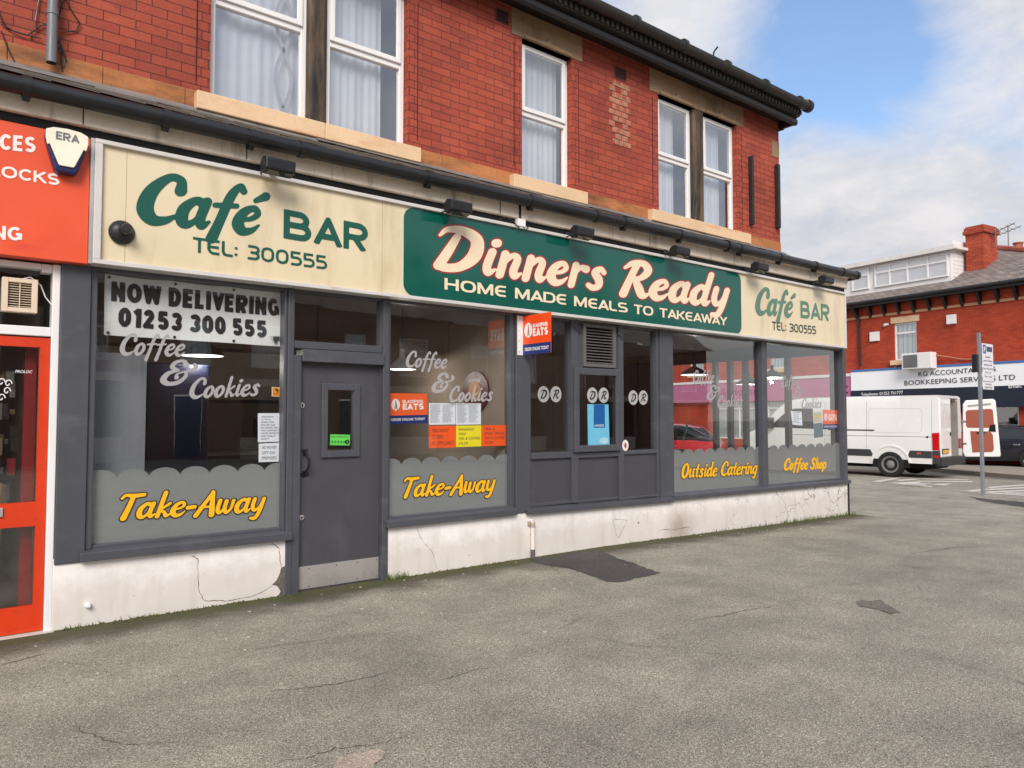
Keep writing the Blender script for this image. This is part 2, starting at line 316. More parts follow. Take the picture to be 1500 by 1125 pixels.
# ---------------------------------------------------------------- lettering: strokes -> distance field -> flat cut-vinyl shapes
GL = {
'C': [[(.64,.72,1.1),(.6,.93,.9),(.38,.96,.9),(.13,.65,1.2),(.08,.28,1.3),(.25,.05,1.1),(.48,.06,.9),(.68,.2,.5)]],
'a': [[(.42,.50),(.26,.56,.9),(.08,.36,1.1),(.08,.12,1.1),(.2,.03,.9),(.36,.18,.7),(.44,.5,.8)],[(.47,.56),(.42,.2),(.48,.04,.9),(.6,.14,.5)]],
'f': [[(.54,.9,.8),(.44,1.0,.8),(.3,.75),(.2,.2),(.12,-.2,1.1)],[(.04,.52,.7),(.46,.56,.7)]],
'e': [[(.1,.28,.6),(.3,.32,.7),(.42,.44,.8),(.32,.56,.8),(.13,.44,1),(.06,.2,1.15),(.18,.03,1),(.36,.06,.8),(.5,.2,.4)]],
'i': [[(.15,.56),(.1,.2),(.16,.04,.9),(.3,.14,.5)],[(.19,.79,1.05),(.22,.8,1.05)]],
'n': [[(.1,.56,1),(.07,.03,1.)],[(.09,.3,.6),(.28,.55,.8),(.41,.48,.95),(.37,.18),(.43,.04,.9),(.56,.13,.5)]],
'r': [[(.1,.56),(.07,.03)],[(.09,.32,.6),(.25,.52,.8),(.4,.5,1.05)]],
's': [[(.42,.48,.8),(.3,.56,.9),(.15,.45,1),(.3,.27,1.1),(.33,.1,1),(.18,.02,.9),(.03,.08,.8)]],
'R': [[(.3,.9,1),(.2,.5),(.1,.03,1.1)],[(.0,.78,.6),(.2,.95,.9),(.5,.97,1),(.64,.78,1.1),(.48,.55,.9),(.24,.5,.6)],[(.32,.5,.8),(.48,.25,1.1),(.62,.04,1.),(.8,.12,.5)]],
'd': [[(.42,.50),(.26,.56,.9),(.08,.36,1.1),(.08,.12,1.1),(.2,.03,.9),(.36,.18,.7),(.44,.5,.8)],[(.52,.98),(.43,.2),(.5,.04,.9),(.62,.14,.5)]],
'y': [[(.1,.56),(.08,.25),(.18,.07,.9),(.34,.2,.7),(.44,.5,.7)],[(.47,.56),(.4,.05),(.28,-.26,1),(.1,-.27,.8)]],
'o': [[(.3,.55,.8),(.11,.4,1.1),(.08,.15,1.1),(.22,.03,.9),(.4,.2,1),(.42,.42,1),(.3,.55,.8)]],
'k': [[(.2,.98),(.1,.03)],[(.44,.53,.8),(.16,.28,.7),(.3,.2,.8),(.4,.04,.9),(.54,.12,.5)]],
'T': [[(-.02,.82,.8),(.08,.93,.8),(.35,.9,1),(.68,.93,.9)],[(.34,.88),(.26,.4,1.1),(.18,.03,1.2)]],
'-': [[(.05,.32),(.28,.34)]],
'A': [[(.0,-.02,1.1),(.2,.4),(.44,.93,.8)],[(.44,.93,1),(.5,.5,1.1),(.58,-.02,1.2)],[(.08,.3,.7),(.55,.33,.7)]],
'w': [[(.08,.56),(.06,.2),(.15,.04,.9),(.28,.2,.7),(.33,.5,.8)],[(.33,.52),(.32,.2),(.42,.04,.9),(.56,.2,.8),(.6,.54,.9)]],
'u': [[(.1,.56),(.07,.2),(.16,.04,.9),(.32,.2,.7),(.42,.54,.8)],[(.43,.56),(.39,.2),(.46,.04,.9),(.58,.13,.5)]],
't': [[(.25,.86),(.16,.25),(.2,.05,.9),(.34,.1,.5)],[(.0,.54,.7),(.38,.57,.7)]],
'O': [[(.4,.95,.9),(.14,.7,1.2),(.1,.25,1.2),(.3,.03,1),(.56,.28,1.2),(.58,.72,1.1),(.4,.95,.9)]],
'g': [[(.42,.50),(.26,.56,.9),(.08,.36,1.1),(.08,.12,1.1),(.2,.03,.9),(.36,.18,.7),(.44,.5,.8)],[(.47,.56),(.4,.05),(.28,-.26,1),(.08,-.27,.8)]],
'S': [[(.6,.8,1),(.45,.96,.9),(.2,.85,1.1),(.25,.58,1.1),(.48,.4,1.1),(.45,.1,1.1),(.2,.02,.9),(.0,.15,1)]],
'h': [[(.2,.98),(.08,.03)],[(.1,.3,.6),(.28,.55,.8),(.41,.48,.95),(.37,.18),(.43,.04,.9),(.56,.13,.5)]],
'p': [[(.12,.56),(.02,-.27)],[(.12,.35,.6),(.28,.55,.8),(.44,.42,1),(.4,.12,1),(.22,.03,.8),(.1,.12,.6)]],
'&': [[(.6,.78,1),(.48,.95,.8),(.26,.9,.9),(.2,.7,.9),(.4,.56,.7)],[(.4,.56,.7),(.14,.45,1),(.04,.2,1.1),(.2,.02,1),(.5,.06,1.0),(.68,.32,.8),(.6,.5,.6),(.4,.4,.6),(.42,.25,.9)],[(.6,.5,.6),(.8,.55,.7),(.92,.68,.9),(.84,.8,.8)]],
'D': [[(.02,.76,.5),(.16,.93,.8),(.5,.95,1.05),(.82,.78,1.25),(.84,.4,1.35),(.6,.1,1.1),(.3,.02,1),(.14,.06,1)],[(.38,.78,.9),(.26,.4,1.05),(.14,.06,1.1)]],
}
ADV = dict(C=.66,a=.56,f=.46,e=.48,i=.27,n=.54,r=.42,s=.46,R=.74,d=.58,y=.54,o=.5,k=.5,T=.56,A=.66,w=.68,u=.56,t=.36,O=.7,g=.54,S=.64,h=.54,p=.54,D=.98)
ADV['-']=.36; ADV['&']=.9; ADV[' ']=.34
# wide square sans: lines only, flat ends, x 0..w
def rr(x0,y0,x1,y1,c):
    return [(x0+c,y0),(x1-c,y0),(x1-.3*c,y0+.3*c),(x1,y0+c),(x1,y1-c),(x1-.3*c,y1-.3*c),(x1-c,y1),(x0+c,y1),(x0+.3*c,y1-.3*c),(x0,y1-c),(x0,y0+c),(x0+.3*c,y0+.3*c),(x0+c,y0)]
a,b=.08,.92
WG={
'H':[[(.08,0),(.08,1)],[(.76,0),(.76,1)],[(.08,.5),(.76,.5)]],
'O':[rr(.08,a,.86,b,.3)],'0':[rr(.08,a,.74,b,.26)],
'M':[[(.08,0),(.08,1)],[(.92,0),(.92,1)],[(.1,.98),(.5,.12),(.9,.98)]],
'E':[[(.72,b),(.34,b),(.18,.84),(.08,.66),(.08,.34),(.18,.16),(.34,a),(.72,a)],[(.08,.5),(.68,.5)]],
'A':[[(.02,0),(.4,.93),(.78,0)],[(.2,.28),(.6,.28)]],
'D':[[(.08,a),(.5,a),(.7,.16),(.8,.34),(.8,.66),(.7,.84),(.5,b),(.08,b)],[(.08,0),(.08,1)]],
'L':[[(.08,1),(.08,.3),(.14,.14),(.3,a),(.66,a)]],
'S':[[(.74,b),(.28,b),(.12,.84),(.08,.72),(.12,.58),(.28,.5),(.56,.5),(.72,.42),(.76,.28),(.72,.16),(.56,a),(.06,a)]],
'T':[[(0,b),(.76,b)],[(.38,0),(.38,b)]],
'K':[[(.08,0),(.08,1)],[(.1,.5),(.3,.5),(.74,.98)],[(.3,.5),(.76,0)]],
'W':[[(.0,1),(.28,.06),(.54,.94),(.8,.06),(1.08,1)]],
'Y':[[(.0,1),(.36,.46),(.72,1)],[(.36,.5),(.36,0)]],
'3':[[(.04,b),(.5,b),(.66,.84),(.7,.72),(.64,.56),(.5,.5),(.2,.5)],[(.5,.5),(.66,.42),(.7,.28),(.66,.16),(.5,a),(.02,a)]],
'5':[[(.68,b),(.1,b),(.1,.56),(.5,.56),(.66,.48),(.72,.32),(.66,.16),(.5,a),(.04,a)]],
':':[[(.1,.12),(.1,.28)],[(.1,.56),(.1,.72)]],
'B':[[(.08,a),(.46,a),(.62,.14),(.68,.28),(.62,.44),(.46,.52),(.08,.52)],[(.46,.52),(.58,.6),(.63,.72),(.58,.84),(.44,b),(.08,b)],[(.08,0),(.08,1)]],
'R':[[(.08,.46),(.46,.46),(.62,.56),(.66,.7),(.62,.84),(.46,b),(.08,b)],[(.08,0),(.08,1)],[(.42,.46),(.7,0)]],
}
WA={'H':.98,'O':1.06,'0':.95,'M':1.14,'E':.86,'A':.88,'D':.98,'L':.76,'S':.92,'T':.84,'K':.88,'W':1.16,'Y':.8,'3':.88,'5':.88,':':.3,'B':.88,'R':.88,' ':.5}

def smooth(pts,n=8):
    P=np.array([(q+(1.,))[:3] if len(q)==2 else q for q in pts],float); P[:,2]**=1.55
    if len(P)<3: return P
    closed=np.allclose(P[0,:2],P[-1,:2])
    E=np.vstack([P[-2] if closed else 2*P[0]-P[1],P,P[1] if closed else 2*P[-1]-P[-2]])
    out=[]
    for i in range(len(P)-1):
        p0,p1,p2,p3=E[i:i+4]
        for k in range(n):
            t=k/n
            out.append(.5*((2*p1)+(p2-p0)*t+(2*p0-5*p1+4*p2-p3)*t*t+(3*p1-p0-3*p2+p3)*t**3))
    out.append(P[-1]); return np.array(out)
def glyph_field(strokes,r,X,Y,flat=False,sm=True):
    F=np.full(X.shape,9.)
    for s in strokes:
        Q=smooth(s) if sm else np.array([(q+(1.,))[:3] if len(q)==2 else q for q in s],float)
        n=len(Q)-1; closed=np.allclose(Q[0,:2],Q[-1,:2])
        for i in range(n):
            A,B=Q[i,:2],Q[i+1,:2]; d=B-A; L=d@d
            if L<1e-12: continue
            t=((X-A[0])*d[0]+(Y-A[1])*d[1])/L; tc=np.clip(t,0,1)
            dist=np.hypot(X-A[0]-tc*d[0],Y-A[1]-tc*d[1])-r*(Q[i,2]+(Q[i+1,2]-Q[i,2])*tc)
            if flat and not closed:
                if i==0: dist=np.maximum(dist,-t*np.sqrt(L))
                if i==n-1: dist=np.maximum(dist,(t-1)*np.sqrt(L))
            F=np.minimum(F,dist)
    return F
def fill(F,xs,ys,level):
    """marching squares of F<level -> verts, faces"""
    V=[];idx={};faces=[]
    G=F-level; ins=G<0
    def vid(key,x,y):
        if key not in idx: idx[key]=len(V); V.append((x,y))
        return idx[key]
    ny,nx=G.shape
    c=ins[:-1,:-1].astype(int)+ins[:-1,1:]+ins[1:,1:]+ins[1:,:-1]
    for j in range(ny-1):
        i=0
        while i<nx-1:
            k=c[j,i]
            if k==0: i+=1; continue
            if k==4:
                i0=i
                while i<nx-1 and c[j,i]==4: i+=1
                faces.append([vid((j,i0),xs[i0],ys[j]),vid((j,i),xs[i],ys[j]),vid((j+1,i),xs[i],ys[j+1]),vid((j+1,i0),xs[i0],ys[j+1])]); continue
            cs=[(j,i),(j,i+1),(j+1,i+1),(j+1,i)]
            poly=[]
            for a in range(4):
                p,q=cs[a],cs[(a+1)%4]
                if ins[p]: poly.append(vid(p,xs[p[1]],ys[p[0]]))
                if ins[p]!=ins[q]:
                    t=G[p]/(G[p]-G[q]); key=('e',)+tuple(sorted((p,q)))
                    poly.append(vid(key,xs[p[1]]+t*(xs[q[1]]-xs[p[1]]),ys[p[0]]+t*(ys[q[0]]-ys[p[0]])))
            if len(poly)>2: faces.append(poly)
            i+=1
    return V,faces
def word(text,GL,ADV,r,cell=1/48,grow=0.,flat=False,sm=True,shear=0.,track=0.):
    items=[];x=0
    for ch in text:
        base='e' if ch=='é' else ch
        if base in GL: items.append((x,GL[base]+([[(.32,.74,.7),(.5,.86,1.)]] if ch=='é' else [])))
        x+=ADV.get(base,.6)+track
    m=r*1.5+grow+.08
    W=max(o+max(p[0] for s in st for p in s) for o,st in items)
    xs=np.arange(-m-.1,W+m,cell); ys=np.arange(-.32-m,1.02+m,cell); F=np.full((len(ys),len(xs)),9.)
    for o,st in items:
        w=max(p[0] for s in st for p in s); lo=min(p[0] for s in st for p in s)
        i0=max(np.searchsorted(xs,o+lo-m)-1,0); i1=np.searchsorted(xs,o+w+m)+1
        X,Y=np.meshgrid(xs[i0:i1]-o,ys); F[:,i0:i1]=np.minimum(F[:,i0:i1],glyph_field(st,r,X,Y,flat,sm))
    if flat:
        Y=np.repeat(ys[:,None],len(xs),1); F=np.maximum(F,np.maximum(-Y,Y-1))
    V,Fc=fill(F,xs,ys,grow)
    return [(p+shear*q,q) for p,q in V],Fc,x

def arc(cx, cy, rx, ry, a0, a1, n=6):
    return [(cx + rx * math.cos(rad(a0 + (a1 - a0) * i / n)), cy + ry * math.sin(rad(a0 + (a1 - a0) * i / n))) for i in range(n + 1)]
def ring(x0, y0, x1, y1, c):
    p = arc(x1 - c, y0 + c, c, c, -90, 0) + arc(x1 - c, y1 - c, c, c, 0, 90) + arc(x0 + c, y1 - c, c, c, 90, 180) + arc(x0 + c, y0 + c, c, c, 180, 270)
    return p + [p[0]]
def sansfont(r):
    """upright bold sans capitals for stroke radius r, drawn 1 high"""
    a, b = r, 1 - r; m = .5
    bowl = lambda y0, y1, x=.66: [(r, y1)] + arc(x - (y1 - y0) / 2 + r * 0, (y0 + y1) / 2, (y1 - y0) / 2, (y1 - y0) / 2, 90, -90, 8) + [(r, y0)]
    S = {
     'A': [[(.0 + r * .6, 0), (.42, b), (.84 - r * .6, 0)], [(.2, .3), (.64, .3)]],
     'B': [[(r, 0), (r, 1)], bowl(m, b, .66), bowl(a, m, .72)],
     'C': [arc(.42, .5, .42 - r, .5 - r, 42, 318, 16)],
     'D': [[(r, 0), (r, 1)], [(r, b), (.34, b)] + arc(.34, .5, .42 - r, .5 - r, 90, -90, 12) + [(r, a)]],
     'E': [[(r, 0), (r, 1)], [(r, b), (.64, b)], [(r, m), (.58, m)], [(r, a), (.64, a)]],
     'F': [[(r, 0), (r, 1)], [(r, b), (.64, b)], [(r, m), (.56, m)]],
     'G': [arc(.42, .5, .42 - r, .5 - r, 45, 335, 16), [(.48, .46), (.84, .46)], [(.84 - r, .46), (.84 - r, .08)]],
     'H': [[(r, 0), (r, 1)], [(.76 - r, 0), (.76 - r, 1)], [(r, m), (.76 - r, m)]],
     'I': [[(r, 0), (r, 1)]],
     'K': [[(r, 0), (r, 1)], [(.74 - r * .7, 1), (r, .42)], [(.28, .56), (.78 - r * .7, 0)]],
     'L': [[(r, 0), (r, 1)], [(r, a), (.6, a)]],
     'M': [[(r, 0), (r, 1)], [(.94 - r, 0), (.94 - r, 1)], [(r, b, .75), (.47, .2, .75), (.94 - r, b, .75)]],
     'N': [[(r, 0), (r, 1)], [(.78 - r, 0), (.78 - r, 1)], [(r, 1 - r * .6, .72), (.78 - r, r * .6, .72)]],
     'O': [ring(r, a, .86 - r, b, .33)],
     'P': [[(r, 0), (r, 1)], bowl(.46, b, .7)],
     'R': [[(r, 0), (r, 1)], bowl(.46, b, .7), [(.36, .46), (.74 - r * .7, 0)]],
     'S': [arc(.38, .74 - r * .4, .3 - r * .4, .26 - r * .6, 35, 270, 10) + arc(.36, .26 + r * .4, .34 - r * .6, .26 - r * .6, 90, -145, 10)],
     'T': [[(0, b), (.72, b)], [(.36, 0), (.36, b)]],
     'U': [[(r, 1), (r, .36)] + arc(.38, .36, .38 - r, .36 - r, 180, 360, 10) + [(.76 - r, 1)]],
     'V': [[(r * .7, 1), (.4, a), (.8 - r * .7, 1)]],
     'W': [[(r * .7, 1), (.28, a), (.56, b), (.84, a), (1.12 - r * .7, 1)]],
     'Y': [[(r * .7, 1), (.38, .42), (.76 - r * .7, 1)], [(.38, .44), (.38, 0)]],
     'Z': [[(0, b), (.66, b), (.06, a), (.7, a)]],
     '0': [ring(r, a, .72 - r, b, .28)],
     '1': [[(.34, 0), (.34, 1)], [(.04, .74), (.34, b)]],
     '2': [arc(.34, .7 - r * .2, .32 - r, .3 - r * .8, 165, -20, 10) + [(r, a), (.68, a)]],
     '3': [arc(.32, .74 - r * .4, .3 - r * .6, .26 - r * .6, 150, -80, 10), arc(.32, .26 + r * .4, .36 - r, .28 - r * .8, 85, -155, 10)],
     '5': [[(.62, b), (.12 + r * .3, b), (.1 + r * .3, .54)] + arc(.32, .34, .36 - r, .34 - r, 110, -150, 12)],
     '&': [[(.8, 0), (.22, .7)] + arc(.38, .78, .18, .22 - r, 190, -20, 8) + [(.14, .4)] + arc(.34, .25, .34 - r, .25 - r, 140, 330, 8) + [(.74, .5)]],
     ':': [[(r, .1), (r, .1 + 1.6 * r)], [(r, .5), (r, .5 + 1.6 * r)]],
    }
    W = {k: max(max(p[0] for p in s) for s in v) for k, v in S.items()}
    A = {k: (W[k] + r if k not in 'AVWYTZEFLK' else W[k] + r * (.3 if k in 'AVWYTZ' else 0)) + .10 for k in S}; A[' '] = .34
    return S, A
FONTS = {}
def getfont(f, r, sx):
    if f == 'script': return GL, ADV, False, True
    if f == 'wide': return WG, WA, True, False
    k = (r, round(sx, 3)); sx = k[1]
    if k not in FONTS:
        S, A = sansfont(r)
        sq = lambda p: (r + (p[0] - r) * sx, p[1], *p[2:])
        FONTS[k] = ({c: [[sq(p) for p in s] for s in v] for c, v in S.items()}, {c: (a - .1 - 2 * r) * sx + 2 * r + .075 * (sx + .3) for c, a in A.items()})
    return (*FONTS[k], True, False)
def word_width(text, A): return sum(A.get('e' if c == 'é' else c, .6) for c in text)
class Frame:
    """a flat face in the scene: origin, right, up, outward"""
    def __init__(s, o, U, V): s.o = Vector(o); s.U = Vector(U).normalized(); s.V = Vector(V).normalized(); s.N = s.U.cross(s.V)
    def at(s, a, b, n=0.): return s.o + s.U * a + s.V * b + s.N * n
def facade(y): return Frame((0, y, 0), (1, 0, 0), (0, 0, 1))
def write(name, text, mat, parent, fr, p0, p1, h, font='script', r=.1, sx=1., shear=None, out=None, n=.002, cell=None, local=False, track=None, fit=False):
    """lay `text` along the baseline p0->p1 (frame coordinates), h = capital height; out = (material, grow) adds an outline behind"""
    track = (.045 if font == 'script' else 0.) if track is None else track
    if fit:      # choose the letter width so that the capitals fill the line without stretching
        want = (p1[0] - p0[0]) / h
        for _ in range(14): sx *= (want / max(word_width(text, getfont(font, r, sx)[1]), .1)) ** .8
        sx = round(sx, 3)
    g, A, flat, sm = getfont(font, r, sx); sh = (.2 if font == 'script' else 0.) if shear is None else shear
    res = None
    for k, (m, grow) in enumerate(([(mat, 0.)]) + ([out] if out else [])):
        V, F, _ = word(text, g, A, r, cell=cell or (1 / 44 if font == 'script' else 1 / 36), grow=grow, flat=flat, sm=sm, shear=sh, track=track)
        if k == 0: x0 = min(v[0] for v in V); x1 = max(v[0] for v in V)
        p0v, p1v = Vector(p0), Vector(p1); kx = (p1v[0] - p0v[0]) / (x1 - x0); sl = (p1v[1] - p0v[1]) / (x1 - x0)
        mb = MB(); mb.add([fr.at(p0v[0] + (x - x0) * kx, p0v[1] + y * h + (x - x0) * sl, n - .001 * k * 1.0) for x, y in V], F)
        o = mb.build(name if k == 0 else 'letter_outline', m, parent if k == 0 else res, local=local)
        if k == 0: res = o
    return res
def fonttext(name, text, mat, parent, fr, p0, width, h=None, n=.002, align='L', local=False, bold=0., shear=0., line=1.0):
    """small print with the built-in typeface, turned into a mesh; p0 = left end of the first baseline, width in metres"""
    c = bpy.data.curves.new('lettering', 'FONT'); c.body = text; c.size = 1; c.offset = bold; c.shear = shear; c.space_line = line; c.resolution_u = 3
    c.align_x = {'L': 'LEFT', 'C': 'CENTER'}[align]
    o = bpy.data.objects.new('lettering', c); COL.objects.link(o)
    dg = bpy.context.evaluated_depsgraph_get(); me = bpy.data.meshes.new_from_object(o.evaluated_get(dg))
    vs = [v.co.copy() for v in me.vertices]; fs = [list(p.vertices) for p in me.polygons]
    bpy.data.objects.remove(o); bpy.data.curves.remove(c); bpy.data.meshes.remove(me)
    x0 = min(v.x for v in vs); x1 = max(v.x for v in vs); k = width / (x1 - x0); ky = k if h is None else h / .72
    mb = MB(); mb.add([fr.at(p0[0] + (v.x - x0) * k, p0[1] + v.y * ky, n) for v in vs], fs)
    return mb.build(name, mat, parent, local=local)
def sheet(fr, a0, a1, b0, b1, n=0.): return [fr.at(a0, b0, n), fr.at(a1, b0, n), fr.at(a1, b1, n), fr.at(a0, b1, n)]
def disc(fr, a, b, ra, rb, n=0., k=28): return [fr.at(a + ra * math.cos(2 * math.pi * i / k), b + rb * math.sin(2 * math.pi * i / k), n) for i in range(k)]

# ---------------------------------------------------------------- shared materials
brick = brickmat('red_brick', (173, 82, 63), (150, 68, 54), (88, 48, 40), smudge=.36)
brick_jamb = brickmat('moulded_brick', (172, 80, 62), (150, 66, 54), (84, 40, 34), bw=.115)
brick_old = brickmat('patch_brick', (196, 128, 104), (160, 72, 56), (176, 146, 116), bw=.115, ms=.008, smudge=.2)
brick_far = brickmat('far_brick', (184, 74, 48), (166, 62, 42), (140, 60, 44), bw=.23, rh=.08, ms=.004, smudge=.25)
stone = M('sandstone', (176, 112, 66), .8, .25, 1.6, .12, 40, .3, 30, dirt=((98, 62, 38), .52, .72, (1.2, 1.2, 5)))
sillstone = M('pale_sandstone', (222, 188, 150), .75, .12, 1.8, .06, 40, .15, 40, dirt=((206, 138, 98), .55, .8, (1.5, 1.5, 6)))
lintelstone = M('weathered_sandstone', (150, 122, 92), .8, .2, 1.5, .1, 40, .25, 30, dirt=((74, 60, 48), .5, .8, (2, 2, 1.2)))
sootstone = M('sooty_sandstone', (104, 84, 64), .8, .3, 1.2, .12, 40, .3, 30, dirt=((30, 26, 24), .40, .62, (6, 6, .9)))
grey = M('dark_grey_paint', (74, 75, 81), .42, .07, 2.5, .04, 70, .05, 40, dirt=((96, 95, 98), .56, .8, (2, 2, 5)), chips=((150, 146, 142), .10))
greydoor = M('charcoal_door_paint', (70, 69, 73), .45, .06, 2.2, .03, 70, .03, 40, dirt=((86, 85, 88), .54, .85, (3, 3, 1.2)), chips=((140, 138, 136), .06))
white = M('white_plastic', (232, 228, 226), .35, .04, 3, .02, 60)
alu = M('aluminium', (196, 190, 186), .35, .12, 4, .06, 80, .05, 60, .6, dirt=((140, 132, 124), .6, .8, (5, 5, 2)))
signframe = M('sign_trim', (206, 200, 196), .4, .08, 4, .04, 60, dirt=((150, 140, 128), .6, .85, (3, 3, 3)))
black = M('black_plastic', (34, 34, 36), .38, .15, 5, .08, 60)
gutterm = M('cast_iron_gutter', (46, 43, 42), .5, .2, 4, .15, 60, .12, 30, dirt=((84, 74, 64), .58, .8, (2, 6, 6)))
eavespaint = M('black_eaves_paint', (33, 31, 32), .5, .2, 3, .1, 50, .1, 30)
creamwood = M('stained_cream_board', (224, 208, 190), .6, .1, 2, .05, 50, .05, 30, dirt=((120, 102, 86), .54, .8, (9, 7, 1.2)))
void = M('dark_void', (14, 13, 13), .9, .1)
dark_in = M('cafe_wall_paint', (146, 132, 118), .8, .1)
ceilm = M('cafe_ceiling_paint', (160, 150, 140), .85, .08)
floorm = M('cafe_floor_tile', (60, 56, 54), .5, .15)
glassm = glass('window_glass', (.95, .97, .965), 2.7)
glassup = glass('upper_window_glass', (.95, .97, .98), 5.5)
frost = M('frosted_vinyl', (128, 129, 129), .5, .05, 1.5, .02, 60, spec=.3)
vinyl = M('grey_vinyl', (160, 156, 157), .5, .04, 3)
yellow = M('yellow_vinyl', (240, 178, 24), .45, .04, 4)
ink = M('black_vinyl', (28, 26, 26), .5, .05)
cream = M('cream_panel', (222, 205, 172), .12, .05, 1.2, .015, 40, dirt=((192, 170, 134), .5, .85, (3.5, 1, .8)), spec=.45)
green = M('green_panel', (14, 84, 72), .1, .06, 1.2, .015, 40, spec=.5)
greenv = M('green_vinyl', (24, 84, 70), .3, .05)
greenfaded = M('faded_green_vinyl', (92, 128, 108), .4, .08)
redline = M('red_vinyl', (150, 36, 48), .4, .05)
creamv = M('cream_vinyl', (236, 214, 182), .35, .03)
slatem = slate('roof_slate', (92, 84, 80), (74, 68, 66), (40, 36, 34))
lead = M('lead_flashing', (132, 126, 122), .6, .2, 3, .1, 40, .25, 12, .2, dirt=((78, 72, 68), .5, .75, (3, 3, 5)))
curtain = stripes('net_curtain', (202, 202, 207), (194, 194, 201), 3.1)
blindm = stripes('vertical_blind', (214, 216, 214), (84, 96, 96), 5.2)
plinthm = render_wall('white_render')

# ---------------------------------------------------------------- ground
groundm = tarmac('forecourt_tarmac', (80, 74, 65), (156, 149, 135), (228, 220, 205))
roadm = tarmac('road_asphalt', (80, 78, 74), (126, 122, 118), (170, 166, 160), moss=False)
gb = MB(); xs = [-160, -40, -10, 6.2, 12, 20, 30, 46.2, 300]; ys = [-300, -60, -20, 0, 20, 60, 300]
for i in range(len(xs) - 1):
    for j in range(len(ys) - 1):
        gb.quad(*[(x, y, gz(x)) for x, y in ((xs[i], ys[j]), (xs[i + 1], ys[j]), (xs[i + 1], ys[j + 1]), (xs[i], ys[j + 1]))])
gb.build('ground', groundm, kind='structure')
RD = Vector((math.sin(rad(27)), math.cos(rad(27)), 0)); RN = Vector((RD.y, -RD.x, 0))
NK = G(1330, 717); FK = G(1364, 691.5)
def onslope(v, dz): return (v.x, v.y, gz(v.x) + dz)
rw = (FK - NK).dot(RN)
MB().quad(*[onslope(NK + RD * a + RN * b, .004) for a, b in ((-45, 0), (-45, rw), (60, rw), (60, 0))]).build('road', roadm, kind='structure')
pav = MB().slab([onslope(NK + RD * a + RN * (rw + b), .12) for a, b in ((-45, .14), (-45, 30), (60, 30), (60, .14))], .2)
pav.build('pavement', M('paving_concrete', (150, 140, 128), .8, .12, 1.5, .1, 40, .2), kind='structure')
MB().slab([onslope(NK + RD * a + RN * (rw + b), .125) for a, b in ((-45, 0), (-45, .14), (60, .14), (60, 0))], .2).build('kerb', M('kerb_stone', (128, 116, 104), .8, .2, 1.5, .1), kind='structure')
paint = M('road_paint', (206, 200, 190), .7, .12, 3, .15, 30)
rm = MB()
for a, b, c_, d in (((1275, 705.6), (1310, 700.6), (1318, 701.3), (1288, 706.5)), ((1310, 703.6), (1354, 700.6), (1362, 701.2), (1320, 705)),
                    ((1302, 707.6), (1345, 705.6), (1362, 712.6), (1355, 713.6)), ((1340, 709.3), (1362, 707.6), (1366, 708.6), (1328, 710.6)),
                    ((1345, 704.5), (1425, 705.3), (1424, 707), (1345, 705.7)), ((1365, 709.4), (1395, 708.6), (1384, 711.6), (1366, 710.6)),
                    ((1328, 709.3), (1366, 712.3), (1364, 714), (1320, 710.3)), ((1345, 701), (1420, 702.6), (1418, 704), (1342, 702.2)),
                    ((1417, 719), (1440, 716.6), (1450, 718), (1422, 721)), ((1445, 714), (1500, 710), (1500, 711.6), (1452, 715.6)), ((1440, 717), (1510, 713.6), (1510, 715.4), (1446, 718.6)),
                    ((1444, 720.6), (1510, 717.6), (1510, 719.4), (1452, 722)), ((1420, 720), (1510, 725.6), (1510, 727.4), (1440, 722.6)), ((1468, 721.5), (1510, 722.2), (1510, 724), (1475, 723.2))):
    rm.quad(*[tuple(G(*q) + Vector((0, 0, .008))) for q in (a, b, c_, d)])
rm.build('road_marking', paint, kind='structure')
patchm = tarmac('fresh_tarmac', (52, 48, 48), (84, 79, 78), (124, 118, 114), moss=False)
def gsheet(name, px, mat, dz=.004):
    rnd = random.Random(len(px)); q = []
    for i, (a, b) in enumerate(px):       # ragged edge
        c, d = px[(i + 1) % len(px)]; n = max(1, int(math.hypot(c - a, d - b) / 4))
        for k in range(n): q.append((a + (c - a) * k / n + rnd.uniform(-1.3, 1.3), b + (d - b) * k / n + rnd.uniform(-.55, .55)))
    px = q
    return MB().quad(*[tuple(G(*q) + Vector((0, 0, dz))) for q in px]).build(name, mat, kind='structure')
gsheet('tarmac_patch', [(777, 819), (800, 817), (840, 811), (876, 806), (890, 811), (905, 818), (925, 824), (948, 833), (968, 840), (950, 844), (930, 848), (912, 853), (890, 853), (872, 846), (850, 838), (830, 832), (806, 829), (790, 826)], patchm)
stainm = tarmac('stained_tarmac', (66, 61, 57), (118, 112, 104), (166, 158, 146), moss=False)
gsheet('tarmac_stain', [(1254, 882), (1262, 879), (1275, 881), (1290, 879), (1298, 886), (1312, 893), (1320, 898), (1302, 899), (1288, 894), (1272, 891), (1258, 888)], stainm)
gsheet('tarmac_patch', [(1420, 728), (1446, 731), (1500, 736), (1560, 742), (1560, 752), (1490, 742), (1440, 735)], patchm)
def seam(px, w0):
    w0 *= .55
    pts = [G(*q) for q in px]; L = []
    for i in range(len(pts) - 1):
        for k in range(8): L.append(pts[i].lerp(pts[i + 1], k / 8) + Vector((random.uniform(-.012, .012), random.uniform(-.012, .012), .003)))
    m = MB()
    for i in range(len(L) - 1):
        d = (L[i + 1] - L[i]).normalized(); n = Vector((-d.y, d.x, 0)) * w0
        wa, wb = [.15 + .85 * math.sin(math.pi * min(1, max(0, j / (len(L) - 1)))) * (.6 + .4 * math.sin(j * 2.3)) for j in (i, i + 1)]
        m.quad(tuple(L[i] + n * wa), tuple(L[i] - n * wa), tuple(L[i + 1] - n * wb), tuple(L[i + 1] + n * wb))
    m.build('tarmac_crack', crackm, kind='structure')
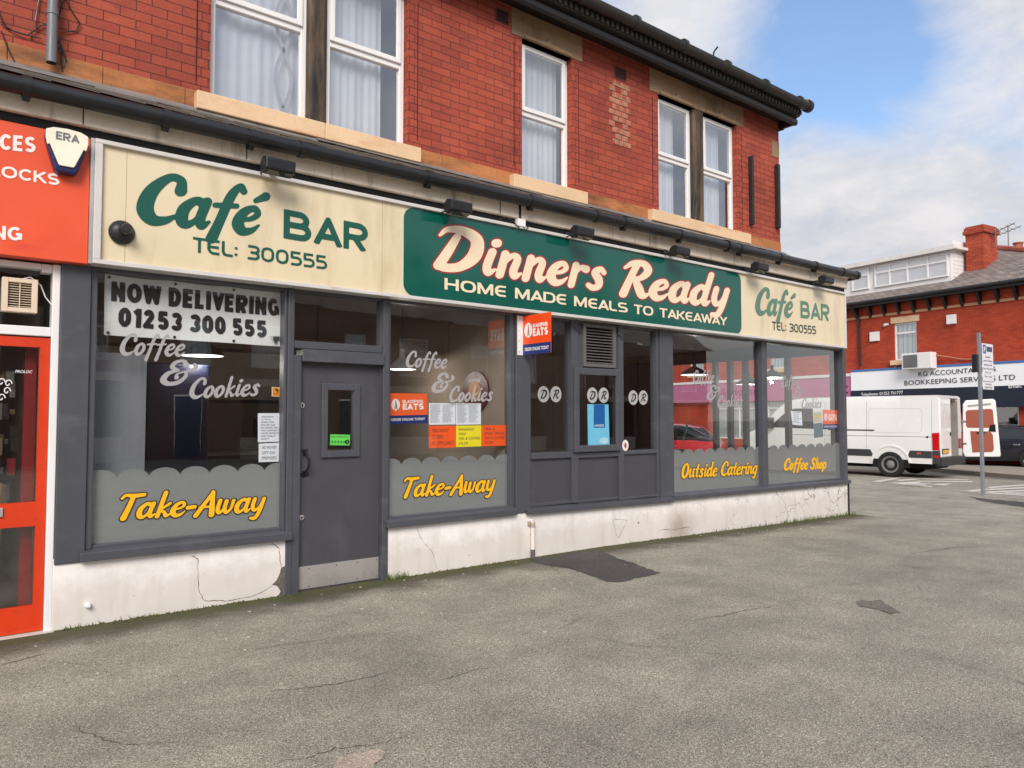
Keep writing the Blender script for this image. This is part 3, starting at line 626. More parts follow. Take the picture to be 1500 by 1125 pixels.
crackm = tarmac('crack_grit', (50, 45, 40), (84, 77, 68), (120, 112, 100), moss=False)
seam([(395, 1012), (450, 1008), (491, 1002), (540, 993), (589, 979)], .008); seam([(608, 1006), (660, 993), (702, 981), (747, 976)], .006); seam([(400, 1119), (457, 1108), (494, 1096), (560, 1090), (611, 1074)], .006)
seam([(1020, 908), (1060, 902), (1100, 893), (1150, 886)], .012); seam([(0, 975), (40, 965), (80, 955)], .012); seam([(1330, 812), (1400, 802), (1470, 800)], .02); seam([(1080, 763), (1150, 766), (1220, 764)], .02); seam([(100, 1060), (130, 1075), (180, 1092), (300, 1085)], .006)
gsheet('worn_patch', [(488, 1125), (494, 1112), (510, 1106), (535, 1103), (552, 1098), (566, 1102), (560, 1112), (548, 1120), (545, 1140), (480, 1140)], tarmac('worn_tarmac', (110, 96, 86), (190, 172, 156), (226, 212, 196), moss=False))

# ---------------------------------------------------------------- the cafe building
YW = .38                                   # face of the upper brick wall; the shopfront stands at y = 0
cafe = thing('cafe_building', 'two storey red brick corner building with a grey cafe shopfront and white plinth', 'building', (6, 0, 0))
def wall_holes(mb, x0, x1, z0, z1, y, holes, depth):
    xs = sorted({x0, x1, *[h[0] for h in holes], *[h[1] for h in holes]}); zs = sorted({z0, z1, *[h[2] for h in holes], *[h[3] for h in holes]})
    for i in range(len(xs) - 1):
        for j in range(len(zs) - 1):
            cx, cz = (xs[i] + xs[i + 1]) / 2, (zs[j] + zs[j + 1]) / 2
            if any(h[0] < cx < h[1] and h[2] < cz < h[3] for h in holes): continue
            mb.quad((xs[i], y, zs[j]), (xs[i + 1], y, zs[j]), (xs[i + 1], y, zs[j + 1]), (xs[i], y, zs[j + 1]))
    for a, b, c, d in holes:
        mb.quad((a, y, c), (a, y + depth, c), (a, y + depth, d), (a, y, d)); mb.quad((b, y, c), (b, y, d), (b, y + depth, d), (b, y + depth, c))
        mb.quad((a, y, d), (a, y + depth, d), (b, y + depth, d), (b, y, d)); mb.quad((a, y, c), (b, y, c), (b, y + depth, c), (a, y + depth, c))
TOP = 6.14
mb = MB()
wall_holes(mb, -5, 10.55, 4.21, TOP, YW, [(1.905, 3.83, 4.212, 5.83), (5.315, 6.09, 4.212, 5.80), (7.66, 9.43, 4.212, 5.80)], .16)
mb.quad((10.55, YW, 3.0), (10.55, 8, 3.0), (10.55, 8, TOP), (10.55, YW, TOP)); mb.quad((-5, 8, 3), (-5, YW, 3), (-5, YW, TOP), (-5, 8, TOP)); mb.quad((-5, 8, 0), (10.55, 8, 0), (10.55, 8, TOP), (-5, 8, TOP))
mb.quad((-5, YW + .002, 2.8), (10.55, YW + .002, 2.8), (10.55, YW + .002, 4.21), (-5, YW + .002, 4.21))
mb.build('brick_wall', brick, cafe)
# stone string course in blocks
mb = MB(); xx = -5.; random.seed(3)
while xx < 10.55:
    L = random.uniform(.5, .95); e = min(xx + L, 10.555); mb.box(xx + .002, e - .002, YW - .012, YW + .05, 4.0, 4.213); xx = e
mb.build('stone_band', stone, cafe, bev=.004)
for x0, x1, d in ((1.776, 3.932, 0), (5.129, 6.263, 0), (7.433, 9.622, 0)):
    mb = MB()
    if x1 - x0 > 2: mid = (x0 + x1) / 2 + .05; mb.box(x0, mid - .0015, YW - .10, YW + .10, 4.04, 4.19); mb.box(mid + .0015, x1, YW - .10, YW + .10, 4.04, 4.19)
    else: mb.box(x0, x1, YW - .10, YW + .10, 4.03, 4.18)
    mb.build('sill', sillstone, cafe, bev=.008)
for x0, x1, n in ((1.75, 4.0, 2), (5.164, 6.26, 1), (7.494, 9.592, 2)):
    mb = MB(); w_ = (x1 - x0) / n
    for k in range(n):
        a_, b_ = x0 + k * w_, x0 + (k + 1) * w_; c_ = (a_ + b_) / 2
        if n == 2: c_ = c_ + (.03 if k == 0 else -.03)
        mb.box(a_ + .001, b_ - .001, YW - .014, YW + .14, 5.80, 6.105)
        # carved ogee hood above the opening: two raised mouldings meeting in a small point
        mb.prism([(c_ - .36, 5.80), (c_ + .36, 5.80), (c_ + .36, 5.835), (c_ + .05, 5.85), (c_, 5.905), (c_ - .05, 5.85), (c_ - .36, 5.835)], 'y', YW - .036, YW - .012)
    mb.build('lintel', lintelstone, cafe, bev=.006)
for x0, x1 in ((2.785, 2.968), (8.43, 8.665)):
    mb = MB(); c_ = (x0 + x1) / 2
    mb.prism([(x0, YW + .15), (x0, YW + .03), (x0 + .04, YW - .005), (x1 - .04, YW - .005), (x1, YW + .03), (x1, YW + .15)], 'z', 4.19, 5.80); mb.build('mullion', sootstone, cafe, bev=.004)
# moulded brick jambs: rounded stacks either side of the openings
for x, s in ((3.83, 1), (6.09, 1), (9.43, 1), (1.905, -1), (5.315, -1), (7.66, -1)):
    mb = MB()
    for k in range(20):
        z0 = 4.215 + k * .079
        if s > 0: mb.box(x + .002, x + .105, YW - .006, YW + .05, z0, z0 + .079)
        else: mb.box(x - .105, x - .002, YW - .006, YW + .05, z0, z0 + .079)
    jb = mb.build('brick_jamb', brick_jamb, cafe)
    xj = x + s * .113; MB().box(xj - .004, xj + .004, YW - .004, YW, 4.30, 5.72).build('jamb_joint', M('dark_mortar', (52, 26, 24), .9), jb)
# bricked-up vent, air bricks, corner stone, old brackets
x0, z0 = P(897, 200, YW); x1, z1 = P(928, 130, YW)
mb = MB(); random.seed(5)
for k in range(11):
    zz = 4.92 + k * .075; off = .06 * (k % 2)
    for j in range(3):
        a_ = x0 + j * .115 - off + random.uniform(-.006, .006)
        if random.random() < .9: mb.box(a_ + .004, a_ + .108, YW - .004 - random.uniform(0, .006), YW + .02, zz + .004, zz + .07)
mb.build('patched_brickwork', brick_old, cafe, bev=.004)
for (a_, b_, c_, d_) in ((726, 30, 745, 12), (900, 113, 917, 97)):
    xa, za = P(a_, b_, YW); xb, zb = P(c_, d_, YW); f = MB()
    f.box(xa, xb, YW - .006, YW + .02, za, za + .012); f.box(xa, xb, YW - .006, YW + .02, za + .138, za + .15); f.box(xa, xa + .012, YW - .006, YW + .02, za + .012, za + .138); f.box(xb - .012, xb, YW - .006, YW + .02, za + .012, za + .138)
    for k in range(1, 5): f.box(xa + .012, xb - .012, YW - .004, YW + .012, za + .012 + k * .0255 - .005, za + .012 + k * .0255 + .004)
    o = f.build('air_brick', M('terracotta_grille', (96, 52, 44), .7), cafe); MB().quad((xa, YW - .002, za), (xb, YW - .002, za), (xb, YW - .002, za + .15), (xa, YW - .002, za + .15)).build('vent_void', void, o)
MB().box(10.36, 10.552, YW - .006, YW + .2, 5.55, 5.80).build('corner_stone', lintelstone, cafe, bev=.004)
for xa, xb, zt, zb in ((9.715, 9.765, 5.40, 4.36), (10.41, 10.47, 5.42, 4.42)):
    MB().box(xa, xb, YW - .07, YW, zb, zt).box(xa - .006, xb + .006, YW - .03, YW - .001, zb + .1, zb + .14).box(xa - .006, xb + .006, YW - .03, YW - .001, zt - .14, zt - .1).build('sign_bracket', M('rusty_black_iron', (38, 35, 35), .6, .3, 5, .2, 40, .2, dirt=((120, 112, 106), .68, .8, (12, 12, 9))), cafe, bev=.005)
MB().quad(*[(10.552 + .001, y, z) for y, z in ((YW, 4.0), (YW + .01, 4.0), (YW + .01, 4.1), (YW, 4.1))]).build('corner_stone', stone, cafe)

# white sash-style windows of the upper floor
def upper_window(x0, x1, z0, z1, tr, cur, opener=False):
    y = YW + .075; F = MB()
    F.box(x0, x0 + .055, y, y + .06, z0, z1); F.box(x1 - .055, x1, y, y + .06, z0, z1); F.box(x0 + .055, x1 - .055, y, y + .06, z0, z0 + .06); F.box(x0 + .055, x1 - .055, y, y + .06, z1 - .055, z1); F.box(x0 + .055, x1 - .055, y, y + .06, tr - .04, tr + .035)
    fr = F.build('window', white, cafe, bev=.006)
    S = MB(); a, b = x0 + .045, x1 - .045      # the opening sash stands proud of the frame
    S.box(a, a + .05, y - .022, y - .001, tr + .012, z1 - .02); S.box(b - .05, b, y - .022, y - .001, tr + .012, z1 - .02); S.box(a + .05, b - .05, y - .022, y - .001, tr + .012, tr + .062); S.box(a + .05, b - .05, y - .022, y - .001, z1 - .07, z1 - .02)
    S.build('sash', white, fr, bev=.006)
    G_ = MB(); G_.quad((x0 + .05, y + .03, z0 + .05), (x1 - .05, y + .03, z0 + .05), (x1 - .05, y + .03, tr - .035), (x0 + .05, y + .03, tr - .035)); G_.build('pane', glassup, fr)
    G_ = MB(); G_.quad((a + .045, y - .008, tr + .055), (b - .045, y - .008, tr + .055), (b - .045, y - .008, z1 - .065), (a + .045, y - .008, z1 - .065)); G_.build('pane', glassup, fr)
    C_ = MB(); n = 60
    for (u0, u1) in cur:
        xa, xb = x0 + (x1 - x0) * u0, x0 + (x1 - x0) * u1
        pts = [(xa + (xb - xa) * k / n, y + .14 + .004 * math.sin(k * .9 + u0 * 9) + .006 * math.sin(k * .33)) for k in range(n + 1)]
        for k in range(n): C_.quad((*pts[k], z0), (*pts[k + 1], z0), (*pts[k + 1], z1), (*pts[k], z1))
    if cur: C_.build('curtain', curtain if u1 - u0 > .3 else white, fr, smooth=True)
    return fr
wA = upper_window(1.910, 2.785, 4.19, 5.80, 5.09, ((0, 1.),)); wB = upper_window(2.968, 3.826, 4.19, 5.80, 5.05, ((0, .78),))
# looped ribbon ornament hanging inside the first pane
mb = MB(); n = 24
for s in (-1, 1):
    for zc in (4.60, 5.14):
        pts = [(2.60 + s * .075 * math.sin(math.pi * k / n), YW + .15, zc - .27 + .54 * k / n) for k in range(n + 1)]
        for k in range(n): mb.quad((pts[k][0] - .017, pts[k][1], pts[k][2]), (pts[k][0] + .017, pts[k][1], pts[k][2]), (pts[k + 1][0] + .017, pts[k + 1][1], pts[k + 1][2]), (pts[k + 1][0] - .017, pts[k + 1][1], pts[k + 1][2]))
mb.build('ribbon', M('grey_ribbon', (156, 156, 164), .6), wA)
upper_window(5.318, 6.088, 4.18, 5.79, 4.99, ((0, .93),)); upper_window(7.662, 8.43, 4.19, 5.79, 5.0, ((.0, .74),)); upper_window(8.665, 9.428, 4.19, 5.79, 5.0, ((.0, .8),))
mb = MB()      # rooms behind the upper windows
for x0, x1 in ((1.7, 4.1), (5.1, 6.3), (7.4, 9.7)):
    mb.quad((x0, 2.6, 4), (x1, 2.6, 4), (x1, 2.6, 6), (x0, 2.6, 6)); mb.quad((x0, .56, 4), (x0, 2.6, 4), (x0, 2.6, 6), (x0, .56, 6)); mb.quad((x1, .56, 4), (x1, 2.6, 4), (x1, 2.6, 6), (x1, .56, 6))
    mb.quad((x0, .56, 6), (x1, .56, 6), (x1, 2.6, 6), (x0, 2.6, 6)); mb.quad((x0, .56, 4), (x1, .56, 4), (x1, 2.6, 4), (x0, 2.6, 4))
mb.build('upper_room', M('room_paint', (150, 150, 156), .85), cafe)

# eaves: soffit, moulding, dentils, gutter, slate roof
EX = 10.62
mb = MB()
mb.prism([(YW + .1, 6.118), (.15, 6.118), (.145, 6.015), (.115, 6.01), (.09, 6.035), (.09, 6.09), (.115, 6.12), (.05, 6.135), (.05, 6.235), (.0, 6.25), (.0, 6.28), (YW, 6.28)], 'x', -5, EX)
mb.box(10.556, EX - .002, .146, 8.2, 6.02, 6.279)
mb.build('eaves_cornice', eavespaint, cafe, bev=.004)
mb = MB().box(-5, EX - .02, .047, .0495, 6.14, 6.23); x = -4.9
while x < EX - .03: mb.box(x, x + .045, .018, .049, 6.15, 6.222); x += .085
mb.build('dentil_course', M('grey_dentil', (58, 54, 53), .6), cafe)
mb = MB()
prof = [(-.035 + .075 * math.cos(rad(t)), 6.29 + .078 * math.sin(rad(t))) for t in range(180, 361, 20)]
prof = [(-.112, 6.30)] + prof + [(.042, 6.30)]
mb.prism([(y + 0, z) for y, z in prof], 'x', -5, 10.70)
for x in np.arange(-4.3, 10.6, .92): mb.prism([(-.035 + .085 * math.cos(rad(t)), 6.29 + .088 * math.sin(rad(t))) for t in range(0, 360, 20)], 'x', x, x + .05)
mb.prism([(-.035 + .09 * math.cos(rad(t)), 6.29 + .095 * math.sin(rad(t))) for t in range(0, 360, 20)], 'x', 10.66, 10.735)
gut = mb.build('upper_gutter', gutterm, cafe, smooth=True)
MB().tube([(8.31, -.04, 6.34), (8.31, -.05, 6.40), (8.33, -.06, 6.43), (8.33, -.10, 6.46)], .012).build('gutter_hook', gutterm, gut)
MB().cyl((10.62, -.03, 6.33), (10.70, -.03, 6.35), .045).build('gutter_stop', M('rust', (122, 84, 66), .8), gut)
mb = MB(); mb.quad((-5, -.02, 6.36), (10.72, -.02, 6.36), (10.72, 4.2, 8.7), (-5, 4.2, 8.7)); mb.quad((-5, 4.2, 8.7), (10.72, 4.2, 8.7), (10.72, 8.3, 6.36), (-5, 8.3, 6.36)); mb.quad((10.6, .3, 6.0), (10.6, 8, 6.0), (10.6, 4.2, 8.6))
mb.build('roof', slatem, cafe)

# lean-to slate strip, lead flashing, stained fascia board and the lower gutter
mb = MB()
for k in range(5):     # courses of slates, each lapping the one below
    ya, yb = -.16 + k * .108, -.16 + (k + 1) * .108 + .02; za, zb = 3.79 + k * .050, 3.79 + (k + 1) * .050
    xx = -5 + .15 * (k % 2)
    while xx < 11.6:
        e = min(xx + .296, 11.65); rz_ = random.uniform(0, .007); mb.slab([(xx, ya - rz_, za + .012 + rz_), (e, ya + rz_ * .5, za + .012), (e, yb, zb + .012 - .008), (xx, yb, zb + .012 - .008)], .008); xx += .3
mb.build('pent_roof', M('mossy_slate', (98, 88, 80), .8, .25, 4, .15, 40, .3, 30, dirt=((110, 100, 72), .55, .75, (6, 6, 6))), cafe)
MB().quad((10.58, .0, 3.80), (11.72, .0, 3.80), (11.72, 8, 3.80), (10.58, 8, 4.1)).build('flat_roof', lead, cafe)
mb = MB(); xx = -5.; random.seed(9)
while xx < 10.6:
    e = min(xx + random.uniform(.7, 1.1), 10.62); dz = random.uniform(-.012, .012)
    mb.slab([(xx, YW - .135, 4.0 + dz), (e, YW - .135, 4.0 + dz * .5), (e, YW - .014, 4.075 + dz * .3), (xx, YW - .014, 4.075)], .008); xx = e + .001
mb.build('lead_flashing', lead, cafe)
mb = MB()
mb.prism([(-.105, 3.545), (-.12, 3.552), (-.12, 3.70), (-.15, 3.715), (-.15, 3.785), (.37, 3.90), (.37, 3.545)], 'x', -5, 11.66)
mb.build('fascia_board', creamwood, cafe, bev=.004)
for xj in (.9, 2.05, 4.62, 6.9, 8.6): MB().box(xj - .0035, xj + .0035, -.123, -.1, 3.555, 3.70).build('board_joint', void, cafe)
def lowgut(x): return 3.70 + (x - 1.45) * .0055
pts = [(x, -.215, lowgut(x)) for x in np.linspace(-5, 11.76, 24)]
mb = MB().tube(pts, .062, 14)
for x in (-.7, .55, 1.42, 2.05, 2.47, 3.7, 4.95, 5.9, 6.35, 7.35, 8.6, 9.55, 10.5, 11.3): mb.cyl((x - .028, -.215, lowgut(x)), (x + .028, -.215, lowgut(x)), .071)
mb.cyl((8.30, -.215, lowgut(8.3)), (8.45, -.215, lowgut(8.4)), .078); mb.cyl((11.72, -.215, lowgut(11.7)), (11.78, -.215, lowgut(11.8)), .07)
lg = mb.build('lower_gutter', M('black_pvc_gutter', (30, 30, 32), .35, .12, 4, .05, 60), cafe, smooth=True)
for x in (.55, 1.42, 2.05, 3.7, 4.95, 6.35, 7.35, 8.6, 9.55, 10.5): MB().prism([(-.16, lowgut(x) - .05), (-.25, lowgut(x) - .045), (-.215, lowgut(x) - .10), (-.16, lowgut(x) - .08)], 'x', x - .02, x + .02).build('gutter_bracket', black, lg)
MB().tube([(11.76, -.215, 3.755), (11.80, -.15, 3.75), (11.82, .3, 3.75), (11.82, 6, 3.75)], .06, 12).build('return_gutter', black, lg)
# black block painting the shade in the gap above the sign
MB().box(-5, 11.62, -.085, .36, 3.473, 3.543).build('gap_shade', void, cafe)
MB().box(-5, 11.64, .0, .30, 2.632, 2.66).build('frame_head', grey, cafe)
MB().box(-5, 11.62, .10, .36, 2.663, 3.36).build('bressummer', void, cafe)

# plinth
mb = MB(); mb.box(.80, 2.505, -.02, .12, -.3, .52); mb.build('plinth', plinthm, cafe, bev=.006)
mb = MB(); mb.box(3.41, 11.72, -.02, .12, -.4, .50); mb.box(11.60, 11.722, .12, 6, -.4, .46); mb.build('plinth', plinthm, cafe, bev=.006)
def crack(pts, y, w0): 
    m = MB(); L = []
    for i in range(len(pts) - 1):
        (xa, za), (xb, zb) = P(*pts[i], y), P(*pts[i + 1], y)
        for k in range(5):
            t = k / 5; L.append((xa + (xb - xa) * t + random.uniform(-.006, .006), za + (zb - za) * t + random.uniform(-.004, .004)))
    L.append(P(*pts[-1], y))
    for i in range(len(L) - 1):
        a, b = Vector(L[i]), Vector(L[i + 1]); d = (b - a).normalized(); n = Vector((-d.y, d.x)) * w0 * random.uniform(.5, 1.3)
        m.quad((a.x + n.x, y - .001, a.y + n.y), (a.x - n.x, y - .001, a.y - n.y), (b.x - n.x, y - .001, b.y - n.y), (b.x + n.x, y - .001, b.y + n.y))
    return m
crm = M('crack_shadow', (78, 70, 64), .9)
for pts, w_ in (([(281, 813), (291, 820), (290, 850), (292, 868), (300, 880), (330, 880), (352, 877), (375, 872), (398, 858)], .0022), ([(398, 795), (408, 803), (411, 826), (413, 843)], .0026), ([(611, 773), (616, 790), (632, 806), (640, 834)], .0014),
                ([(897, 760), (902, 782), (906, 788), (915, 770), (919, 762), (900, 760)], .002), ([(964, 776), (985, 776), (1010, 772)], .0025)):
    crack(pts, -.0205, w_).build('render_crack', crm, cafe)
hole = [(427, 830), (420, 828), (413, 831), (409, 842), (405, 850), (398, 857), (406, 858), (411, 866), (407, 874), (425, 873), (427, 850)]
MB().quad(*[(x, -.0215, z) for x, z in (P(*q, -.021) for q in hole)]).build('missing_render', M('bare_mortar', (98, 90, 84), .95, .35, 12, .2, 60, 1., 40), cafe)
MB().lathe([(.014, 0), (.02, .01), (.02, .025), (.012, .035), (.012, .045), (.001, .046)], (*P(128, 886, -.02)[:1], -.02, P(128, 886, -.02)[1]), (0, -1, 0)).build('waste_outlet', white, cafe, smooth=True)
x, z = P(780, 765, -.05)
pipe = MB().tube([(x, -.02, z + .02), (x, -.05, z + .015), (x, -.055, z - .02), (x, -.055, .12)], .021, 12).build('waste_pipe', M('white_pipe', (222, 212, 204), .5, .1), cafe, smooth=True)
MB().cyl((x, -.055, .12), (x, -.055, -.02), .024).build('pipe_boot', M('grey_pipe', (92, 86, 82), .6), pipe)
MB().cyl((x, -.055, z - .05), (x, -.055, z + .0), .026).box(x - .045, x - .02, -.045, -.02, z - .03, z + .01).build('pipe_clip', M('weathered_clip', (168, 152, 134), .7), pipe)
MB().cyl((11.735, -.03, .47), (11.735, -.03, -.1), .014).build('corner_bead', black, cafe)

# shopfront joinery
def sill(x0, x1, z, dz=.06, name='shop_sill', drop=0.):
    MB().add([(x, y, zz) for x, d in ((x0, 0), (x1, drop)) for y, zz in ((-.075, z - d), (.06, z + .03 - d), (.06, z - dz - d), (-.075, z - dz - d))], [(0, 1, 2, 3), (7, 6, 5, 4), (0, 4, 5, 1), (1, 5, 6, 2), (2, 6, 7, 3), (3, 7, 4, 0)]).build(name, grey, cafe, bev=.005)
sill(.955, 2.49, .545); sill(3.375, 4.885, .555); sill(5.03, 7.37, .535, .05, drop=.035); sill(7.375, 11.74, .522, .052, drop=.035)
mb = MB()
mb.box(.805, .99, -.035, .1, .478, 2.63)                                         # broad left pilaster
mb.box(.99, 1.035, -.015, .09, .56, 2.63); mb.box(2.425, 2.452, -.012, .09, .56, 2.63)
mb.box(2.452, 2.505, -.03, .11, .0, 2.63); mb.box(2.505, 2.575, -.022, .11, .0, 2.02)                           # door post left
mb.box(3.348, 3.41, -.03, .11, .0, 2.63)                                         # door post right
mb.box(3.41, 3.432, -.012, .09, .56, 2.63); mb.box(4.842, 4.90, -.006, .09, .56, 2.63)
mb.box(4.90, 5.09, -.032, .11, .50, 2.63)                                        # pier
mbR = MB(); mbR.box(7.18, 7.42, -.028, .11, .47, 2.63); mbR.box(7.42, 7.452, -.01, .09, .50, 2.63)
mbR.box(9.375, 9.50, -.025, .10, .49, 2.63); mbR.box(11.625, 11.73, -.03, .10, .46, 2.63)
for x0, x1 in ((1.035, 2.425), (3.432, 4.842), (7.452, 9.375), (9.50, 11.625)): m_ = mb if x0 < 7 else mbR; m_.box(x0, x1, -.008, .09, 2.553, 2.63); m_.box(x0, x1, .0, .085, .545 if x0 < 7 else .505, .585 if x0 < 5 else .53)
mb.box(2.505, 3.348, -.018, .1, 2.075, 2.14); mb.box(2.505, 3.348, -.006, .09, 2.553, 2.63)
mb.box(2.575, 3.348, -.05, .1, 1.965, 2.07)                                        # weather board over the door
mbR.build('shopfront_frame', grey, cafe, bev=.006)
mb.build('shopfront_frame', grey, cafe, bev=.006)
# the middle bay: side lights, serving hatch, louvre, three panels
mb = MB()
mb.box(5.09, 5.118, -.01, .09, .55, 2.63); mb.box(5.70, 5.80, -.02, .09, .55, 2.63); mb.box(6.45, 6.535, -.02, .09, .53, 2.63); mb.box(7.13, 7.18, -.01, .09, .52, 2.63)
mb.box(5.118, 5.70, -.018, .09, 1.05, 1.115); mb.box(6.535, 7.13, -.01, .09, 1.055, 1.10); mb.box(5.80, 6.45, -.018, .09, 1.04, 1.10)
mb.box(5.118, 5.70, -.006, .09, 2.548, 2.63); mb.box(6.535, 7.13, -.006, .09, 2.548, 2.63); mb.box(5.80, 6.45, -.006, .09, 2.548, 2.63); mb.box(5.80, 6.45, -.012, .09, 2.03, 2.062)
mb.box(5.118, 5.70, -.006, .09, .55, .585); mb.box(5.80, 6.45, -.006, .09, .54, .575); mb.box(6.535, 7.13, -.006, .09, .53, .56)
mb.build('shopfront_frame', grey, cafe, bev=.005)
for a_, b_ in ((5.118, 5.70), (5.80, 6.45), (6.535, 7.13)): MB().box(a_, b_, .015, .06, .56, 1.06).build('bay_panel', greydoor, cafe)
hz0, hz1 = 1.105, 2.043
mb = MB()
mb.box(5.713, 5.788, -.055, -.0205, hz0, hz1); mb.box(6.38, 6.448, -.055, -.0205, hz0, hz1); mb.box(5.788, 6.38, -.055, -.0205, hz0, hz0 + .075); mb.box(5.788, 6.38, -.055, -.0205, hz1 - .075, hz1)
hatch = mb.build('serving_hatch', grey, cafe, bev=.008)
MB().quad((5.785, -.025, hz0 + .07), (6.385, -.025, hz0 + .07), (6.385, -.025, hz1 - .07), (5.785, -.025, hz1 - .07)).build('pane', glassm, hatch)
mb = MB(); lx0, lx1 = 5.915, 6.35; mb.box(5.872, lx0, -.03, .05, 2.064, 2.545); mb.box(lx1, 6.395, -.03, .05, 2.064, 2.545); mb.box(lx0, lx1, -.03, .05, 2.064, 2.10); mb.box(lx0, lx1, -.03, .05, 2.51, 2.545)
for k in range(12): z = 2.105 + k * .0335; mb.add([(lx0, -.025, z), (lx1, -.025, z), (lx1, .02, z + .02), (lx0, .02, z + .02), (lx0, -.025, z + .005), (lx1, -.025, z + .005), (lx1, .02, z + .025), (lx0, .02, z + .025)], [(0, 1, 2, 3), (4, 5, 6, 7), (0, 1, 5, 4)])
lv = mb.build('louvre_vent', M('louvre_grey', (98, 95, 92), .5), cafe); MB().quad((lx0, .045, 2.10), (lx1, .045, 2.10), (lx1, .045, 2.52), (lx0, .045, 2.52)).build('vent_void', void, lv)
MB().box(5.80, 5.871, .0, .06, 2.062, 2.548).build('louvre_infill', grey, cafe); MB().box(6.396, 6.45, .0, .06, 2.062, 2.548).build('louvre_infill', grey, cafe)
MB().tube([(5.73, -.03, 2.50), (5.75, -.05, 2.47), (5.79, -.06, 2.485), (5.81, -.06, 2.50)], .008).build('cable_hook', black, cafe)
MB().tube([(6.44, -.03, 2.46), (6.46, -.05, 2.435), (6.50, -.06, 2.45), (6.53, -.06, 2.47)], .008).build('cable_hook', black, cafe)

GY = .045            # plane of the shop glass
FG = facade(GY); FB = facade(GY + .006)    # outer face and the vinyl on the inside of the glass
def shop_window(x0, x1, z0, z1):
    return MB().quad((x0, GY, z0), (x1, GY, z0), (x1, GY, z1), (x0, GY, z1)).build('shop_window', glassm, cafe)
W1 = shop_window(1.03, 2.43, .57, 2.60); W2 = shop_window(3.43, 4.845, .57, 2.60); W4 = shop_window(7.45, 9.38, .52, 2.60); W5 = shop_window(9.495, 11.63, .52, 2.60)
WT = shop_window(2.50, 3.35, 2.13, 2.60); WA_ = shop_window(5.11, 5.71, 1.11, 2.60); WB_ = shop_window(6.53, 7.14, 1.095, 2.60)
def scallop(win, x0, x1, z0, zt, per, ph, rise):
    pts = []; n = 12; x = x0; N = int((x1 - x0) / .008)
    for i in range(N + 1):
        x = x0 + (x1 - x0) * i / N; u = ((x - ph) / per) % 1.; pts.append((x, zt - rise + rise * math.sqrt(max(0, 1 - (2 * u - 1) ** 2)) ))
    mb = MB(); y = GY + .006
    for i in range(N): mb.quad((pts[i][0], y, z0), (pts[i + 1][0], y, z0), (pts[i + 1][0], y, pts[i + 1][1]), (pts[i][0], y, pts[i][1]))
    mb.build('frosted_band', frost, win)
def vper(px, y): return [P(q, y, GY)[0] for q in px]
v1 = vper((171.2, 217.6, 263, 306, 348.4), 695); p1 = (v1[-1] - v1[0]) / 4
z1t = P(193, 686.5, GY)[1]; z1v = P(217.6, 697, GY)[1]
scallop(W1, 1.03, 2.43, .57, z1t, p1, v1[0], z1t - z1v + .012)
v2 = vper((588.4, 617.8, 645.9, 673, 699.6, 725.3), 678); p2 = (v2[-1] - v2[0]) / 5
scallop(W2, 3.43, 4.845, .57, P(604, 670.5, GY)[1], p2, v2[0], .07)
v4 = vper((1000, 1015.5, 1032, 1048, 1062.7, 1077.3, 1092.5), 662); p4 = (v4[-1] - v4[0]) / 6
scallop(W4, 7.45, 9.38, .52, P(1040, 656.5, GY)[1], p4, v4[0], .075)
scallop(W5, 9.495, 11.63, .52, P(1165, 651, GY)[1], .255, 9.62, .075)
def P2(q, y=GY): return P(q[0], q[1], y)
def H(top, bot, y=GY): return P(*top, y)[1] - P(*bot, y)[1]
FV = facade(GY + .0)     # vinyl on the pane, outside face
def vin(win, text, a, b, h, mat=vinyl, out=None, r=.082): return write('lettering', text, mat, win, FV, P2(a), P2(b), h, 'script', r, out=out, n=.002)
blk = (ink, .04)
vin(W1, 'Coffee', (175, 519.5), (271, 521.5), .155); vin(W1, '&', (234, 563), (290.5, 561.5), .185, r=.085); vin(W1, 'Cookies', (277, 583.5), (381, 578.8), .155)
vin(W1, 'Take-Away', (175.5, 760.5), (389.4, 748.6), .185, yellow, blk)
vin(W2, 'Coffee', (594, 537.5), (655, 539.5), .15); vin(W2, '&', (631.6, 574), (666, 572.5), .18, r=.085); vin(W2, 'Cookies', (657.7, 588.5), (722.4, 586.8), .15)
vin(W2, 'Take-Away', (591, 728.5), (726, 719), .185, yellow, blk)
vin(W4, 'Coffee', (1014.7, 560.5), (1046.7, 559.5), .155); vin(W4, '&', (1034.7, 585), (1054.7, 584), .185, r=.085); vin(W4, 'Cookies', (1050.7, 597), (1088, 594.5), .155)
vin(W4, 'Outside Catering', (998, 700.2), (1110, 693.5), .185, yellow, blk, r=.09)
vin(W5, 'Coffee', (1144, 567), (1170.7, 565), .155); vin(W5, '&', (1160, 584), (1177, 583), .17, r=.085); vin(W5, 'Cookies', (1174, 598.5), (1204, 597), .155)
vin(W5, 'Coffee Shop', (1148, 688.5), (1210.7, 686), .165, yellow, (M('dull_gold_vinyl', (190, 138, 40), .5), .02), r=.1)
def monogram(win, dc, rc, fr):
    for t, c in (('D', dc), ('R', rc)):
        a, b = P2(c, fr.o.y); o = MB().quad(*disc(fr, a, b, .083, .088, .002 if t == 'D' else .003)).build('monogram_disc', M('silver_vinyl', (172, 170, 168), .5, .04), win)
        write('lettering', t, ink, o, fr, (a - .045, b - .045), (a + .05, b - .045), .092, 'script', .075, n=.005)
monogram(WA_, (796, 577.5), (814, 577.5), FG); monogram(hatch, (867.6, 579), (884, 579), facade(-.026)); monogram(WB_, (927.4, 582.5), (942, 582.5), FG)

